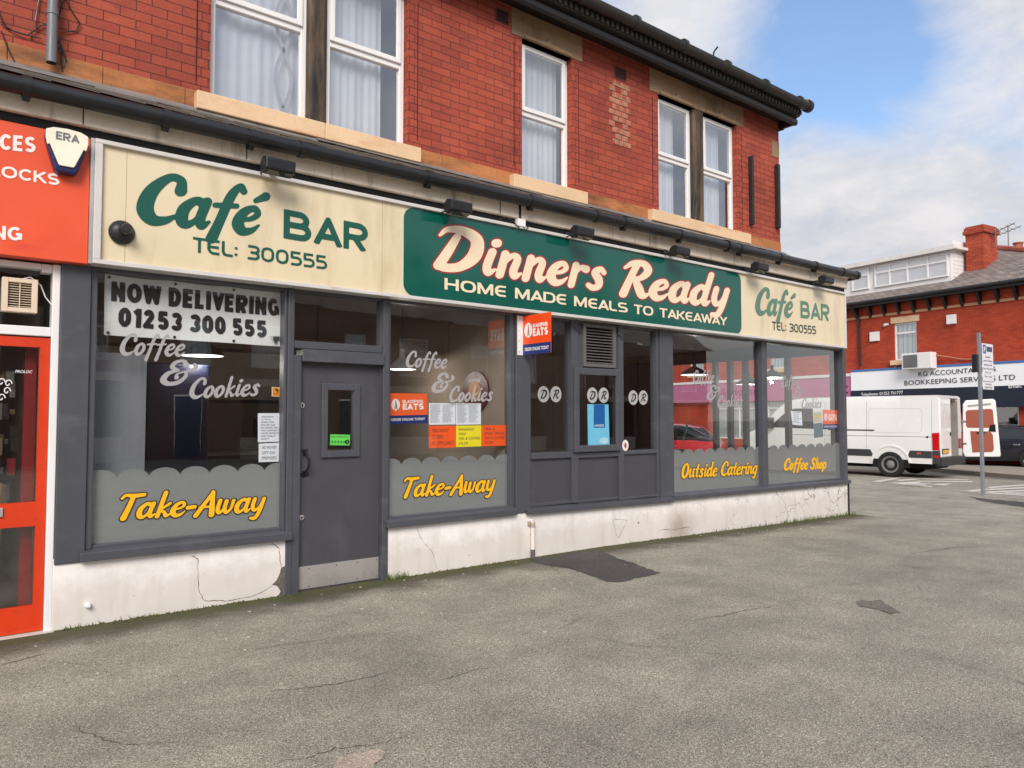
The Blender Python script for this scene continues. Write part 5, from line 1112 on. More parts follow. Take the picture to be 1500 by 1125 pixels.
q = MB().quad(*sheet(f, w_ * .08, w_ * .92, h_ * .08, h_ * .92, .001)).build('sticker_face', M('camera_orange', (240, 150, 40), .5), o); MB().quad(f.at(w_ * .25, h_ * .72, .002), f.at(w_ * .55, h_ * .55, .002), f.at(w_ * .75, h_ * .66, .002), f.at(w_ * .4, h_ * .84, .002)).quad(f.at(w_ * .5, h_ * .4, .002), f.at(w_ * .6, h_ * .4, .002), f.at(w_ * .6, h_ * .56, .002), f.at(w_ * .5, h_ * .56, .002)).build('camera_symbol', ink, q); fonttext('lettering', 'CCTV', ink, q, f, (w_ * .2, h_ * .17), w_ * .6, h_ * .17, n=.0012, bold=.02)
o, p_, u, v = paper('poster', 'pale blue coffee poster in the serving hatch window', 'poster', (860.5, 592), (891.3, 592.4), (893, 653), (861.5, 654), ('pale_blue_poster', (128, 206, 236)), y=-.018, rough=.3); f = pframe(p_, u, v); w_, h_ = u.length, v.length
q = MB().quad(*sheet(f, w_ * .26, w_ * .78, h_ * .44, h_ * .995, .001)).build('blue_block', M('deep_blue_print', (10, 104, 176), .4), o); fonttext('lettering', 'LAVAZZA', wink, q, f, (w_ * .3, h_ * .47), w_ * .44, h_ * .05, n=.002, bold=.03)
MB().quad(*disc(f, w_ * .73, h_ * .12, w_ * .22, h_ * .07, .001)).quad(*disc(f, w_ * .73, h_ * .16, w_ * .19, h_ * .04, .002)).build('cup_picture', M('ice_blue_print', (196, 234, 246), .4), o)
a, b = P(916, 652.5, .04); a, b = P(916, 652.5, -.024); FG2 = facade(-.0215); o = MB().quad(*disc(FG2, a, b, .055, .066, .003)).build('sticker', M('white_round_sticker', (226, 214, 212), .5), None); tag(o, 'round white sticker at the foot of the right side light beside the hatch', 'sticker'); BASE[o.name] = Vector(); MB().quad(*disc(FG2, a, b, .02, .03, .0045)).build('sticker_mark', M('red_mark', (150, 70, 70), .5), o)
o, p_, u, v = paper('sticker', 'green food hygiene rating sticker in the door viewing pane', 'sticker', (481.5, 635.5), (513, 636.5), (513, 653.5), (481.5, 653), ('black_edge', (26, 28, 26)), y=.046); f = pframe(p_, u, v); w_, h_ = u.length, v.length
q = MB().quad(*sheet(f, w_ * .05, w_ * .97, h_ * .06, h_ * .96, .001)).build('green_face', M('hygiene_green', (96, 200, 80), .45), o); gk = M('dark_green_print', (52, 140, 50), .5)
for k in range(5): MB().quad(*disc(f, w_ * (.15 + .14 * k), h_ * .34, w_ * .055, h_ * .12, .002)).build('rating_dot', gk, q)
fonttext('lettering', 'FOOD HYGIENE RATING', ink, q, f, (w_ * .1, h_ * .72), w_ * .78, h_ * .11, n=.002, bold=.01); dq = MB().quad(*disc(f, w_ * .84, h_ * .36, w_ * .1, h_ * .2, .0025)).build('rating_disc', ink, q); fonttext('lettering', '5', M('hygiene_green', (96, 200, 80), .45), dq, f, (w_ * .81, h_ * .27), w_ * .06, h_ * .2, n=.004, bold=.02)
o, p_, u, v = paper('notice', 'white paper notice in the last window, right of the word Coffee', 'notice', (1158.5, 602), (1174, 603), (1175.5, 623.5), (1161, 622), paperw); lines(o, pframe(p_, u, v), u.length, v.length, 6, 5)
o, p_, u, v = paper('poster', 'small dark teal card under a badge, beside the corner orange poster', 'poster', (1192, 620.5), (1204.5, 619), (1206, 640), (1193, 641.5), ('teal_card', (98, 118, 128)))
o, p_, u, v = paper('sticker', 'cream cup shaped award sticker above the teal card', 'sticker', (1191.5, 604), (1203.5, 603), (1204, 618), (1192.5, 619), ('badge_cream', (186, 180, 164))); f = pframe(p_, u, v); w_, h_ = u.length, v.length; MB().quad(*sheet(f, .0, w_, h_ * .45, h_ * .7, .001)).build('badge_band', M('badge_yellow', (206, 180, 60), .5), o)
# projecting flag sign on its bracket
x, zt = P(757.5, 462.5, -.03); zb = P(758.5, 520, -.03)[1]; xs = x + .075
pj = thing('projecting_sign', 'small orange and navy flag sign sticking out from the pier by the bay', 'sign', (x, -.03, zb))
MB().box(x, xs, -.036, -.032, zb, zt).build('wall_flange', white, pj); mb = MB()
for k in (.08, .37, .62, .9): mb.cyl((x + .025, -.036, zb + (zt - zb) * k), (x + .025, -.04, zb + (zt - zb) * k), .006)
mb.build('bolt', alu, pj)
LN = .44
bd = MB().box(xs, xs + .004, -.036 - LN, -.036, zb, zt).build('board', M('flag_orange', (246, 78, 20), .35, .03), pj)
f = Frame((xs, -.036, zb), (0, -1, 0), (0, 0, 1)); f = Frame((xs - .001, -.036, zb), (0, -1, 0), (0, 0, 1))
f.N = Vector((-1, 0, 0)); eats(bd, f, LN, zt - zb)
# oval wall plaque, pendant lamps, counter and furniture inside
x, z = P(702, 574, 1.2); ov = thing('wall_plaque', 'oval dark red and gold plaque on the inner wall behind the second Cookies', 'plaque', (x, 1.2, z)); fo = Frame((4.855, 0, 0), (0, -1, 0), (0, 0, 1)); fo.N = Vector((-1, 0, 0))
yy = None
for k in range(60):
    y_ = .2 + k * .05
    if P(702, 574, y_)[0] >= 4.855: yy = y_; break
yy = yy or .5; z = P(702, 574, yy)[1]
mb = MB().add([(4.855, yy + .24 * math.cos(q), z + .22 * math.sin(q)) for q in np.linspace(0, 6.2, 32)] + [(4.83, yy + .24 * math.cos(q), z + .22 * math.sin(q)) for q in np.linspace(0, 6.2, 32)], [list(range(32)), list(range(63, 31, -1))] + [[i, (i + 1) % 32, 32 + (i + 1) % 32, 32 + i] for i in range(32)])
ov.location = (4.85, yy, z - .22); BASE[ov.name] = Vector(ov.location); mb.build('rim', M('oxblood', (84, 22, 24), .4), ov)
MB().add([(4.825, yy + .12 * math.cos(q), z + .11 * math.sin(q)) for q in np.linspace(0, 6.2, 28)], [list(range(28))]).build('centre', M('plaque_gold', (190, 130, 60), .5), ov)
glow = emit('lit_lamp_disc', (255, 250, 240), 1.2); shade = M('lamp_shade', (60, 60, 60), .4)
def pendant(px, py, y, r, lab, whiteshade=False):
    x, z = P(px, py, y); t = thing('pendant_lamp', lab, 'lamp', (x, y, z), 'pendant lamps over the cafe tables')
    MB().lathe([(r, 0), (r * .92, .03), (r * .55, .09), (r * .25, .13), (.03, .15), (.03, .22), (.012, .24)], (x, y, z), (0, 0, 1), 28).build('lamp_shade', white if whiteshade else shade, t, smooth=True)
    MB().lathe([(r * .96, -.002), (.001, -.0021)], (x, y, z), (0, 0, 1), 28).build('lamp_disc', glow, t); MB().cyl((x, y, z + .24), (x, y, 2.72), .006).build('cord', black, t)
    ld = bpy.data.lights.new('pendant_bulb', 'POINT'); ld.energy = 7; ld.shadow_soft_size = .03; ld.color = (1, .93, .84); lo = bpy.data.objects.new('pendant_bulb', ld); COL.objects.link(lo); lo.parent = t; lo.location = (0, 0, -.06)
pendant(296, 521, 1.3, .20, 'lit pendant lamp behind the first Coffee lettering'); pendant(589, 541, 1.3, .16, 'lit pendant lamp behind the second Coffee lettering', True); pendant(1017, 549, 2.0, .24, 'lit pendant lamp behind the third Coffee lettering')
pendant(1096, 563, 2.3, .24, 'lit pendant lamp beside the dark window post'); pendant(1131, 553, 1.9, .24, 'lit pendant lamp left of the last Coffee lettering')
cn = thing('counter', 'dark serving counter deep inside behind the first window', 'counter', (2.6, 3.0, .1)); MB().box(1.6, 4.6, 2.8, 3.4, .1, 1.05).build('counter_body', M('dark_counter', (44, 42, 42), .5), cn); MB().box(1.55, 4.65, 2.75, 3.45, 1.052, 1.09).build('counter_top', M('worn_worktop', (120, 112, 104), .4), cn)
dr = thing('tall_fridge', 'tall dark blue cabinet seen through the first window', 'fridge', (1.9, 1.6, .1)); MB().box(1.66, 2.25, 1.4, 2.0, .1, 2.0).build('cabinet', M('deep_blue_enamel', (14, 18, 42), .4), dr, bev=.02); MB().box(1.70, 2.21, 1.38, 1.3995, .3, 1.9).build('cabinet_door', M('deeper_blue', (12, 15, 36), .4), dr)
sc_ = MB().box(1.0, 1.42, .20, .23, .1, 1.98).build('screen_panel', M('grey_panel', (122, 123, 128), .5, .06), None, bev=.004); tag(sc_, 'plain grey upright panel at the left edge of the first window', 'panel')
def table(x, y, lab):
    t = thing('cafe_table', lab, 'table', (x, y, .1), 'tables in the end room'); MB().box(x - .4, x + .4, y - .35, y + .35, .82, .85).build('table_top', M('blue_table', (96, 120, 176), .4), t, bev=.01); MB().cyl((x, y, .12), (x, y, .82), .035).build('leg', black, t); MB().lathe([(.26, 0), (.25, .02), (.04, .04)], (x, y, .1)).build('foot', black, t, smooth=True)
table(9.0, 1.5, 'blue topped cafe table seen through the Outside Catering window'); table(10.2, 1.2, 'blue topped cafe table nearest the glazed corner')
def chair(x, y, rz, lab):
    t = thing('cafe_chair', lab, 'chair', (x, y, .1), 'chairs in the end room', rz); w_ = M('dark_wood', (58, 40, 30), .5)
    MB().box(-.2, .2, -.2, .2, .43, .46).build('seat', w_, t, local=True, bev=.01); MB().box(-.2, .2, .19, .215, .62, .88).build('backrest', w_, t, local=True, bev=.01)
    for sx, sy in ((-1, -1), (1, -1), (-1, 1), (1, 1)): MB().box(sx * .18 - .018, sx * .18 + .018, sy * .18 - .018, sy * .18 + .018, 0, .43 if sy < 0 else .86).build('leg', w_, t, local=True)
chair(8.35, 1.6, 1.4, 'dark wooden cafe chair left of the blue table'); chair(9.6, 1.9, 3.4, 'dark wooden cafe chair between the two blue tables')

mbd = thing('menu_board', 'wide pale menu board high on the back wall behind the counter', 'menu board', (3.2, 5.19, 1.7)); MB().box(1.7, 4.5, 5.15, 5.198, 1.75, 2.45).build('board', M('menu_board_cream', (186, 176, 160), .5), mbd); MB().box(1.66, 4.54, 5.16, 5.197, 1.70, 1.75).box(1.66, 4.54, 5.16, 5.197, 2.45, 2.50).build('board_trim', M('dark_wood', (58, 40, 30), .5), mbd)
cu = thing('coffee_machine', 'steel coffee machine standing on the dark counter', 'coffee machine', (3.7, 3.1, 1.09)); MB().box(3.35, 4.05, 2.9, 3.3, 1.10, 1.50).build('casing', alu, cu, bev=.03); MB().box(3.40, 4.0, 2.885, 2.8995, 1.15, 1.30).build('drip_bay', void, cu)
pf = thing('picture_frame', 'framed picture on the end wall left of the counter', 'picture', (.88, 2.4, 1.5)); MB().box(.861, .885, 2.1, 2.8, 1.5, 2.0).build('frame', M('dark_wood', (58, 40, 30), .5), pf); MB().box(.8855, .888, 2.14, 2.76, 1.54, 1.96).build('print', M('pale_print', (170, 160, 140), .5), pf)
# moss and grass along the foot of the wall
gr = MB(); random.seed(21)
for (xa, xb, n, hh) in ((.85, 1.5, 60, .035), (1.3, 2.45, 150, .022), (3.38, 3.6, 90, .07), (3.6, 4.9, 160, .022), (6.5, 8.2, 120, .025), (8.2, 9.8, 110, .05), (9.8, 11.9, 300, .07), (5.0, 6.5, 50, .018)):
    for k in range(n):
        x = random.uniform(xa, xb); y = -.022 - abs(random.gauss(0, .035)); h = hh * random.uniform(.3, 1.2); a = random.uniform(0, 6.28); dx, dy = math.cos(a) * .004, math.sin(a) * .004; lx, ly = random.gauss(0, .3) * h, random.gauss(-.2, .3) * h; z = gz(x)
        gr.add([(x - dx, y - dy, z), (x + dx, y + dy, z), (x + lx, y + ly, z + h)], [(0, 1, 2)])
o = gr.build('grass', M('wall_foot_grass', (92, 104, 48), .8, .3, 6, .2), kind='stuff'); o['label'] = 'thin grass and weeds along the foot of the white plinth'
mo = MB()
for (xa, xb, n) in ((.9, 2.5, 170), (3.4, 4.9, 120), (6.6, 11.8, 300)):
    for k in range(n):
        x = random.uniform(xa, xb); y = -.022 - abs(random.gauss(0, .03)); r = random.uniform(.006, .018); z = gz(x); a0 = random.uniform(0, 6)
        ring_ = [(x + r * math.cos(a0 + q) * random.uniform(.7, 1.3), y + r * .8 * math.sin(a0 + q) * random.uniform(.7, 1.3), z - .002) for q in np.linspace(0, 5.2, 6)]
        mo.add(ring_ + [(x, y, z + r * random.uniform(.4, .9))], [(i, (i + 1) % 6, 6) for i in range(6)])
o = mo.build('moss', M('wall_foot_moss', (74, 68, 34), .9, .35, 8, .25), kind='stuff'); o['label'] = 'brown green moss clumps in the joint below the plinth'
lt = MB(); random.seed(31)
for k in range(150):
    x = random.uniform(.2, 11); y = -.05 - abs(random.gauss(0, .9)); r = random.uniform(.003, .012); z = gz(x); n = random.randint(5, 7); a0 = random.uniform(0, 6)
    rg = [(x + r * random.uniform(.5, 1.4) * math.cos(a0 + 6.28 * i / n), y + r * random.uniform(.4, 1.1) * math.sin(a0 + 6.28 * i / n), z) for i in range(n)]
    lt.add(rg + [(p[0], p[1], z + r * .35) for p in rg], [list(range(n, 2 * n))] + [[i, (i + 1) % n, n + (i + 1) % n, n + i] for i in range(n)])
o = lt.build('gravel', M('pale_chips', (190, 180, 166), .8, .2, 30, .1), kind='stuff'); o['label'] = 'scattered pale stone chips on the tarmac'

# ---------------------------------------------------------------- brick terrace across the side street
AZ = rad(8)
KD = ray(1245, 548); KD = KD * (32 / KD.dot(RM @ Vector((0, 0, -1)))); KP = CAMP + KD
KU = Vector((-math.sin(AZ), -math.cos(AZ), 0)); KN = Vector((math.cos(AZ), -math.sin(AZ), 0))   # right along the wall, into the wall
kz = gz(KP.x) + .1
def K(px, py, off=0.):
    d = ray(px, py); q0 = KP + KN * off; t = (q0 - CAMP).dot(KN) / d.dot(KN); q = CAMP + d * t - KP
    return q.dot(KU), q.z + KP.z - kz
krz = math.atan2(KU.y, KU.x); KO = (KP.x, KP.y, kz)
tb = thing('terrace_building', 'red brick two storey corner building with a white dormer, across the side street', 'building', KO, None, krz)
L_ = dict(parent=tb, local=True)
ze = K(1300, 446)[1]; zst = K(1300, 461)[1]
w0, w1_ = K(1310, 500)[0], K(1343, 500)[0]; zw0, zw1 = K(1327, 527)[1], K(1327, 472)[1]
mb = MB(); XL, XR = -16., 10.6
wall_holes(mb, XL, XR, 3.55, ze, 0, [(w0, w1_, zw0, zw1), (-4.2, -3.2, zw0, zw1), (-9.5, -8.5, zw0, zw1)], .12)
mb.quad((XR, 0, -.3), (XR, 9, -.3), (XR, 9, ze), (XR, 0, ze)); mb.quad((XL, 0, -.3), (XL, 9, -.3), (XL, 9, ze), (XL, 0, ze))
wall_holes(mb, XL, XR, -.4, 3.55, .004, [(5.6, 6.55, .9, 2.95), (.8, 4.4, .7, 2.7), (-8, -.8, .7, 2.5), (6.95, 9.2, .8, 2.95)], .2)
mb.build('brick_wall', brick_far, tb, local=True)
def kwindow(x0, x1, z0, z1, tr, mull=(), blind=True, par=tb, y=.05):
    F = MB(); F.box(x0, x0 + .06, y, y + .06, z0, z1); F.box(x1 - .06, x1, y, y + .06, z0, z1); F.box(x0 + .06, x1 - .06, y, y + .06, z0, z0 + .06); F.box(x0 + .06, x1 - .06, y, y + .06, z1 - .06, z1); F.box(x0 + .06, x1 - .06, y, y + .06, tr - .035, tr + .035)
    for m_ in mull: F.box(m_ - .03, m_ + .03, y - .004, y + .055, z0 + .06, z1 - .06)
    o = F.build('window', white, par, local=True); MB().quad((x0 + .03, y + .03, z0 + .03), (x1 - .03, y + .03, z0 + .03), (x1 - .03, y + .03, z1 - .03), (x0 + .03, y + .03, z1 - .03)).build('pane', glassup, o, local=True)
    MB().quad((x0, y + .14, z0), (x1, y + .14, z0), (x1, y + .14, z1), (x0, y + .14, z1)).build('blind' if blind else 'dark_room', blindm if blind else void, o, local=True); return o
kwindow(w0, w1_, zw0, zw1, K(1327, 487)[1]); kwindow(-4.2, -3.2, zw0, zw1, zw1 - .45); kwindow(-9.5, -8.5, zw0, zw1, zw1 - .45)
for a_, b_ in ((w0, w1_), (-4.2, -3.2), (-9.5, -8.5)):
    MB().box(a_ - .12, b_ + .12, -.03, .1, zw1, zw1 + .24).build('lintel', sillstone, tb, local=True); MB().box(a_ - .14, b_ + .12, -.10, .1, zw0 - .19, zw0).build('sill', sillstone, tb, local=True)
MB().box(XL, XR, -.05, .05, zst - .05, zst + .05).build('string_course', M('buff_band', (196, 140, 104), .7), tb, local=True)
xx = XL + .3
while xx < XR:
    MB().prism([(-.28, ze - .02), (-.001, ze - .02), (-.001, ze - .48), (-.06, ze - .46), (-.22, ze - .16)], 'x', xx - .05, xx + .05).build('eaves_bracket', eavespaint, tb, local=True); xx += .62
MB().box(XL - .2, XR + .2, -.42, .05, ze, ze + .05).box(XL - .2, XR + .2, -.46, -.421, ze - .02, ze + .2).build('fascia_board', eavespaint, tb, local=True)
gt = MB().tube([(XL - .2, -.52, ze + .14), (XR + .2, -.52, ze + .14)], .07, 10).build('gutter', black, tb, local=True, smooth=True)
xd = K(1260, 500)[0]; MB().tube([(xd - .1, -.5, ze + .1), (xd - .08, -.36, ze - .12), (xd, -.10, ze - .35), (xd, -.07, ze - .6), (xd + .02, -.07, 3.9)], .045, 10).build('downpipe', black, tb, local=True, smooth=True)
# slate roof with a hip at the right, ridge tiles
RY = 3.6; hx, zr = K(1458, 364, RY); RS = (zr - ze - .16) / (RY + .45)
mb = MB(); mb.quad((XL, -.45, ze + .16), (XR, -.45, ze + .16), (hx, RY, zr), (XL, RY, zr)); mb.quad((XR, -.45, ze + .16), (XR, 2 * RY + .45, ze + .16), (hx, RY, zr)); mb.quad((XL, RY, zr), (hx, RY, zr), (XR, 2 * RY + .45, ze + .16), (XL, 2 * RY + .45, ze + .16))
roofm = slate('grey_slate', (146, 132, 124), (116, 104, 100), (70, 62, 60)); mb.build('roof', roofm, tb, local=True)
rdg = M('red_ridge_tile', (168, 92, 74), .7)
MB().tube([(XL, RY, zr + .02), (hx, RY, zr + .02), (XR, -.45, ze + .2)], .13, 8).build('ridge_tiles', rdg, tb, local=True)
# dormer: flat roofed box with a long window and white boarded cheek
OD = .55
dxa, dxb = K(1225, 400, OD)[0], K(1393, 380, OD)[0]; zd0 = K(1393, 405, OD)[1]; zd1 = K(1392, 362, OD)[1]
MB().box(dxa, dxb, OD, OD + 3.4, zd0 - .3, zd1 - .1).build('dormer_cheek', M('white_boarding', (226, 222, 220), .5, .05, 2), tb, local=True)
mb = MB()
for k in range(9): z = zd0 + k * .16; mb.box(dxb + .001, dxb + .02, OD + .1, OD + 3.3, z, z + .15)
mb.build('dormer_boards', M('white_boarding', (226, 222, 220), .5, .05, 2), tb, local=True)
MB().box(dxa - .3, dxb + .25, OD - .25, OD + 3.6, zd1 - .1, zd1 + .0).box(dxa - .3, dxb + .27, OD - .28, OD - .251, zd1 - .14, zd1 + .04).build('dormer_roof', M('white_trim', (220, 214, 210), .5), tb, local=True)
a1, a2 = K(1282, 400, OD)[0], K(1390, 400, OD)[0]; b1, b2 = K(1249, 420, OD)[0], K(1274, 420, OD)[0]
zl = K(1336, 416, OD)[1]; zt_ = zd1 - .2
kwindow(a1, a2, zd0 + .03, zt_, zd0 + .03 + (zt_ - zd0) * .64, [a1 + (a2 - a1) * q for q in (.22, .47, .74)], y=OD - .07); kwindow(b1, b2, zd0 + .03, zt_, zd0 + .03 + (zt_ - zd0) * .64, blind=False, y=OD - .07)
def chimney(px0, px1, pyt, pyb, off, par, cap=True, w=1.0):
    x0, z1 = K(px0, pyt, off); x1, _ = K(px1, pyt, off); z0 = K(px0, pyb, off)[1] - 1.2
    o = MB().box(x0 + .07, x1 - .07, off, off + w, z0, z1 - .3).box(x0, x1, off - .07, off + w + .07, z1 - .3, z1 - .18).box(x0 + .03, x1 - .03, off - .04, off + w + .04, z1 - .18, z1 - .06).box(x0 + .07, x1 - .07, off, off + w, z1 - .06, z1).build('chimney', brickmat('chimney_brick', (186, 84, 58), (160, 66, 48), (110, 62, 50), bw=.23, rh=.08, ms=.006), par, local=True); return x0, x1, z1, o
cx0, cx1, cz1, co = chimney(1411, 1443, 334, 394, 1.3, tb)
# tv aerial and far chimney pots
ar = M('aerial_metal', (120, 112, 110), .5)
def aerial(px, pyt, pyb, off, par):
    x, zt = K(px, pyt, off); _, zb = K(px, pyb, off); m = MB().cyl((x, off, zb), (x, off, zt), .022, n=6).cyl((x - .3, off, zt - .28), (x + .7, off, zt + .02), .016, n=6)
    for k in range(6): q = x - .25 + k * .17; zz = zt - .26 + k * .05; m.cyl((q, off - .2, zz), (q, off + .2, zz), .010, n=5)
    m.build('aerial', ar, par, local=True)
aerial(1458, 333, 362, 1.8, co)
# shop fronts below
zs0, zs1 = K(1330, 570)[1], K(1330, 541)[1]
ksn = thing('shop_sign', 'long white sign reading KG Accountants and Bookkeeping Services Ltd, on the far brick building', 'shop sign', (*(KP + KU * 6)[:2], kz + zs0), None, krz)
def kb(mb, name, mat, par, **k): return mb.build(name, mat, par, local=True, **k)
bz = lambda z: z - zs0
xl = K(1246.5, 560, -.22)[0] - 6
kb(MB().box(xl, 8, -.22, -.02, bz(zs0), bz(zs1)), 'panel', M('white_sign_panel', (246, 245, 246), .35, .04, 1), ksn); kb(MB().box(xl, 8, -.24, -.02, bz(zs1), bz(zs1) + .08), 'blue_edge', M('blue_edge', (60, 116, 176), .5), ksn)
zn = K(1330, 578)[1] - .02
nv = kb(MB().box(xl, 8, -.23, -.02, bz(zs0) - .75, bz(zs0) - .002), 'navy_band', M('navy_band', (24, 32, 50), .5), ksn)
def kt(text, px0, py0, px1, py1, h, mat=ink, par=ksn, bold=.0):
    a = K(px0, py0, -.23); b = K(px1, py1, -.23); U = Vector((b[0] - a[0], 0, b[1] - a[1])); W = U.length; f = Frame((a[0] - 6, -.235, bz(a[1])), U, (0, 0, 1)); f.V = (Vector((0, 0, 1)) - f.U * f.U.z).normalized(); f.N = f.U.cross(f.V)
    fonttext('lettering', text, mat, par, f, (0, 0), W, h, n=.004, local=True, bold=bold)
kt('KG ACCOUNTANTS &', 1345.5, 551.5, 1459.5, 543.5, .19); kt('BOOKKEEPING SERVICES LTD', 1325, 564.5, 1487.5, 556, .19)
kt('Telephone: 01253 761777', 1261.5, 580, 1323, 577, .125, wink, nv, .01); kt('Email:', 1477.5, 568.5, 1497, 567.5, .16, wink, nv, .01)
pk = thing('shop_sign', 'bright pink shop sign at the edge of the white sign, seen past the cafe corner', 'shop sign', (*(KP + KU * -4)[:2], kz + zs0), None, krz)
pz0, pz1 = bz(zs0) - .35, bz(zs0) + .62
xp = K(1246, 565, -.16)[0] + 4
kb(MB().box(-12, xp, -.16, -.02, pz0, pz1), 'panel', M('pink_panel', (190, 108, 144), .45, .05, 1), pk); kb(MB().box(-12, xp + .02, -.19, -.02, pz1, pz1 + .12), 'white_edge', white, pk)
f = Frame((xp - .38, -.165, pz0 + .25), (1, 0, 0), (0, 0, 1)); fonttext('lettering', 't', ink, pk, f, (0, 0), .26, .5, n=.003, local=True, bold=.01)
f = Frame((-3.2, -.165, pz0 + .32), (1, 0, 0), (0, 0, 1)); fonttext('lettering', '& House', M('faded_plum', (150, 60, 108), .5), pk, f, (0, 0), 2.4, .4, n=.003, local=True)
def kshop(x0, x1, z0, z1, tr, mull): kwindow(x0, x1, z0, z1, tr, mull, blind=False, y=.06)
kshop(5.6, 6.55, .9, 2.95, 2.3, ()); kshop(6.95, 9.2, .8, 2.95, 2.3, (8.0,)); kshop(.8, 4.4, .7, 2.7, 2.2, (2.0, 3.2))
o = kwindow(-8, -.8, .7, 2.5, 2.2, (-6.2, -4.4, -2.6), y=.06)
# small things fixed to the far wall
def kbox(name, lab, cat, px, py, w_, h_, d, mat):
    a, b = K(px, py); t = thing(name, lab, cat, (*(KP + KU * a)[:2], kz + b), None, krz); return t
t = kbox('alarm_box', 'small white alarm box high on the far brick wall, right of its upper window', 'alarm box', 1395, 468, 0, 0, 0, white); kb(MB().box(-.17, .17, -.12, 0, -.18, .18), 'cover', white, t, bev=.02)
t = kbox('wall_vent', 'white square wall vent between downpipe and upper window on the far building', 'vent', 1282, 493, 0, 0, 0, white); kb(MB().box(-.2, .2, -.08, 0, -.19, .19).box(.02, .035, -.085, -.081, -.15, .15), 'vent_plate', white, t, bev=.02)
t = kbox('security_light', 'small dome security light above the white wall vent of the far building', 'light', 1297, 476, 0, 0, 0, white); kb(MB().lathe([(.09, 0), (.08, .08), (.03, .13), (.001, .135)], (0, 0, 0), (0, -1, -.3)), 'dome', alu, t, smooth=True); kb(MB().box(.05, .14, -.06, 0, -.03, .06), 'mount', white, t)
t = kbox('air_conditioner', 'white air conditioning unit with dark fan grille on top of the white sign', 'air conditioner', 1357, 541, 0, 0, 0, white)
kb(MB().box(-.62, .55, -.62, -.24, .0, .62), 'casing', white, t, bev=.02); kb(MB().box(-.54, .02, -.64, -.6205, .07, .55), 'fan_grille', M('fan_grille', (104, 104, 104), .5), t); kb(MB().tube([(.56, -.3, .5), (.9, -.1, .42), (1.4, -.06, .3), (2.0, -.06, .26)], .02, 6).tube([(-.6, -.2, .1), (-1., -.08, .3), (-1.5, -.05, .0)], .015, 6), 'pipework', M('pipe_lagging', (190, 130, 100), .7), t)
# second building further back: only its chimney pots show above the hip
sb = thing('terrace_building', 'distant house whose chimney pots show above the red ridge tiles at the far right', 'building', (*(KP + KU * 12 + KN * 14)[:2], kz), None, krz)
kb(MB().box(-6, 9, 0, 8, 0, 6.6), 'wall', brick_far, sb); kb(MB().prism([(-.3, 6.6), (8.3, 6.6), (4, 9.6)], 'x', -6.2, 9.2), 'roof', roofm, sb)
def Ko(px, py, ox, oy):
    a, b = K(px, py, oy); return a - ox, b
xa, zt = Ko(1480, 357, 12, 17.); xb, _ = Ko(1500, 357, 12, 17.)
st_ = kb(MB().box(xa - .2, xb + 1.4, 2.5, 4.2, 7.5, zt - .75), 'chimney', brick_far, sb)
for k in range(3): q = xa + .35 + k * (xb - xa) * .95; kb(MB().lathe([(.26, -.8), (.22, -.1), (.27, -.05), (.27, .0), (.2, .0)], (q, 3.1, zt), (0, 0, 1), 14), 'chimney_pot', rdg, st_, smooth=True)
m = MB().cyl((xa - .1, 3, zt - .8), (xa - .1, 3, zt + 1.1), .03, n=6).cyl((xa - .7, 3, zt + .6), (xa + .6, 3, zt + .9), .02, n=6)
for k in range(5): m.cyl((xa - .6 + k * .25, 2.7, zt + .62 + k * .06), (xa - .6 + k * .25, 3.3, zt + .62 + k * .06), .014, n=5)
kb(m, 'aerial', ar, st_)

# ---------------------------------------------------------------- vehicles
tyrem = M('tyre_rubber', (28, 27, 27), .8, .15, 8, .1); rimm = M('steel_rim', (150, 148, 146), .4, .1, 6, .05, metal=.5)
def wheel(par, x, y, r, side, w=.22):
    """side: +1 outer face toward +y"""
    o = MB().lathe([(r * .66, -w / 2), (r * .93, -w / 2), (r, -w * .36), (r, w * .36), (r * .93, w / 2), (r * .70, w / 2), (r * .66, w * .3)], (x, y, r), (0, side, 0), 32).build('wheel', tyrem, par, local=True, smooth=True)
    m = MB().lathe([(r * .67, w * .2), (r * .66, w * .42), (r * .56, w * .40), (r * .50, w * .22), (r * .30, w * .30), (r * .17, w * .36), (r * .16, w * .46), (.001, w * .47)], (x, y, r), (0, side, 0), 28)
    m.build('rim', rimm, o, local=True, smooth=True)
    h = MB()
    for k in range(12): a = k * math.pi / 6; h.cyl((x + r * .42 * math.cos(a), y + side * w * .27, r + r * .42 * math.sin(a)), (x + r * .42 * math.cos(a), y + side * w * .29, r + r * .42 * math.sin(a)), r * .045, n=8)
    h.build('rim_holes', void, o, local=True)
vw_ = M('van_white_paint', (230, 227, 224), .22, .03, 1.5, .01, 60, coat=.4, dirt=((190, 182, 172), .66, .9, (1, 1, 2.5))); vgap = M('panel_gap', (120, 116, 112), .6); vtrim = M('grey_bumper_plastic', (52, 52, 55), .6)
carglass = M('dark_car_glass', (22, 26, 28), .04, .1, spec=.9); tail = M('red_tail_lens', (196, 18, 24), .15, .1)
VAZ = rad(-4); vf = Vector((math.sin(VAZ), math.cos(VAZ), 0)); vl = Vector((-vf.y, vf.x, 0)); W_ = G(1306, 698.5)
VO = W_ - vf * 1.28 - vl * .94; vrz = math.atan2(vf.y, vf.x)
van = thing('panel_van', 'white panel van with one rear door swung open, parked beyond the cafe corner', 'van', tuple(VO), None, vrz)
B = lambda mb, name, mat, par=van, **k: mb.build(name, mat, par, local=True, **k)
def hw(z): return 1.0 - max(0, z - 1.1) * .085 - max(0, .55 - z) * .1     # half width by height
secs = []
ZS = (.42, .55, .8, 1.1, 1.5, 1.95, 2.2, 2.31, 2.35)
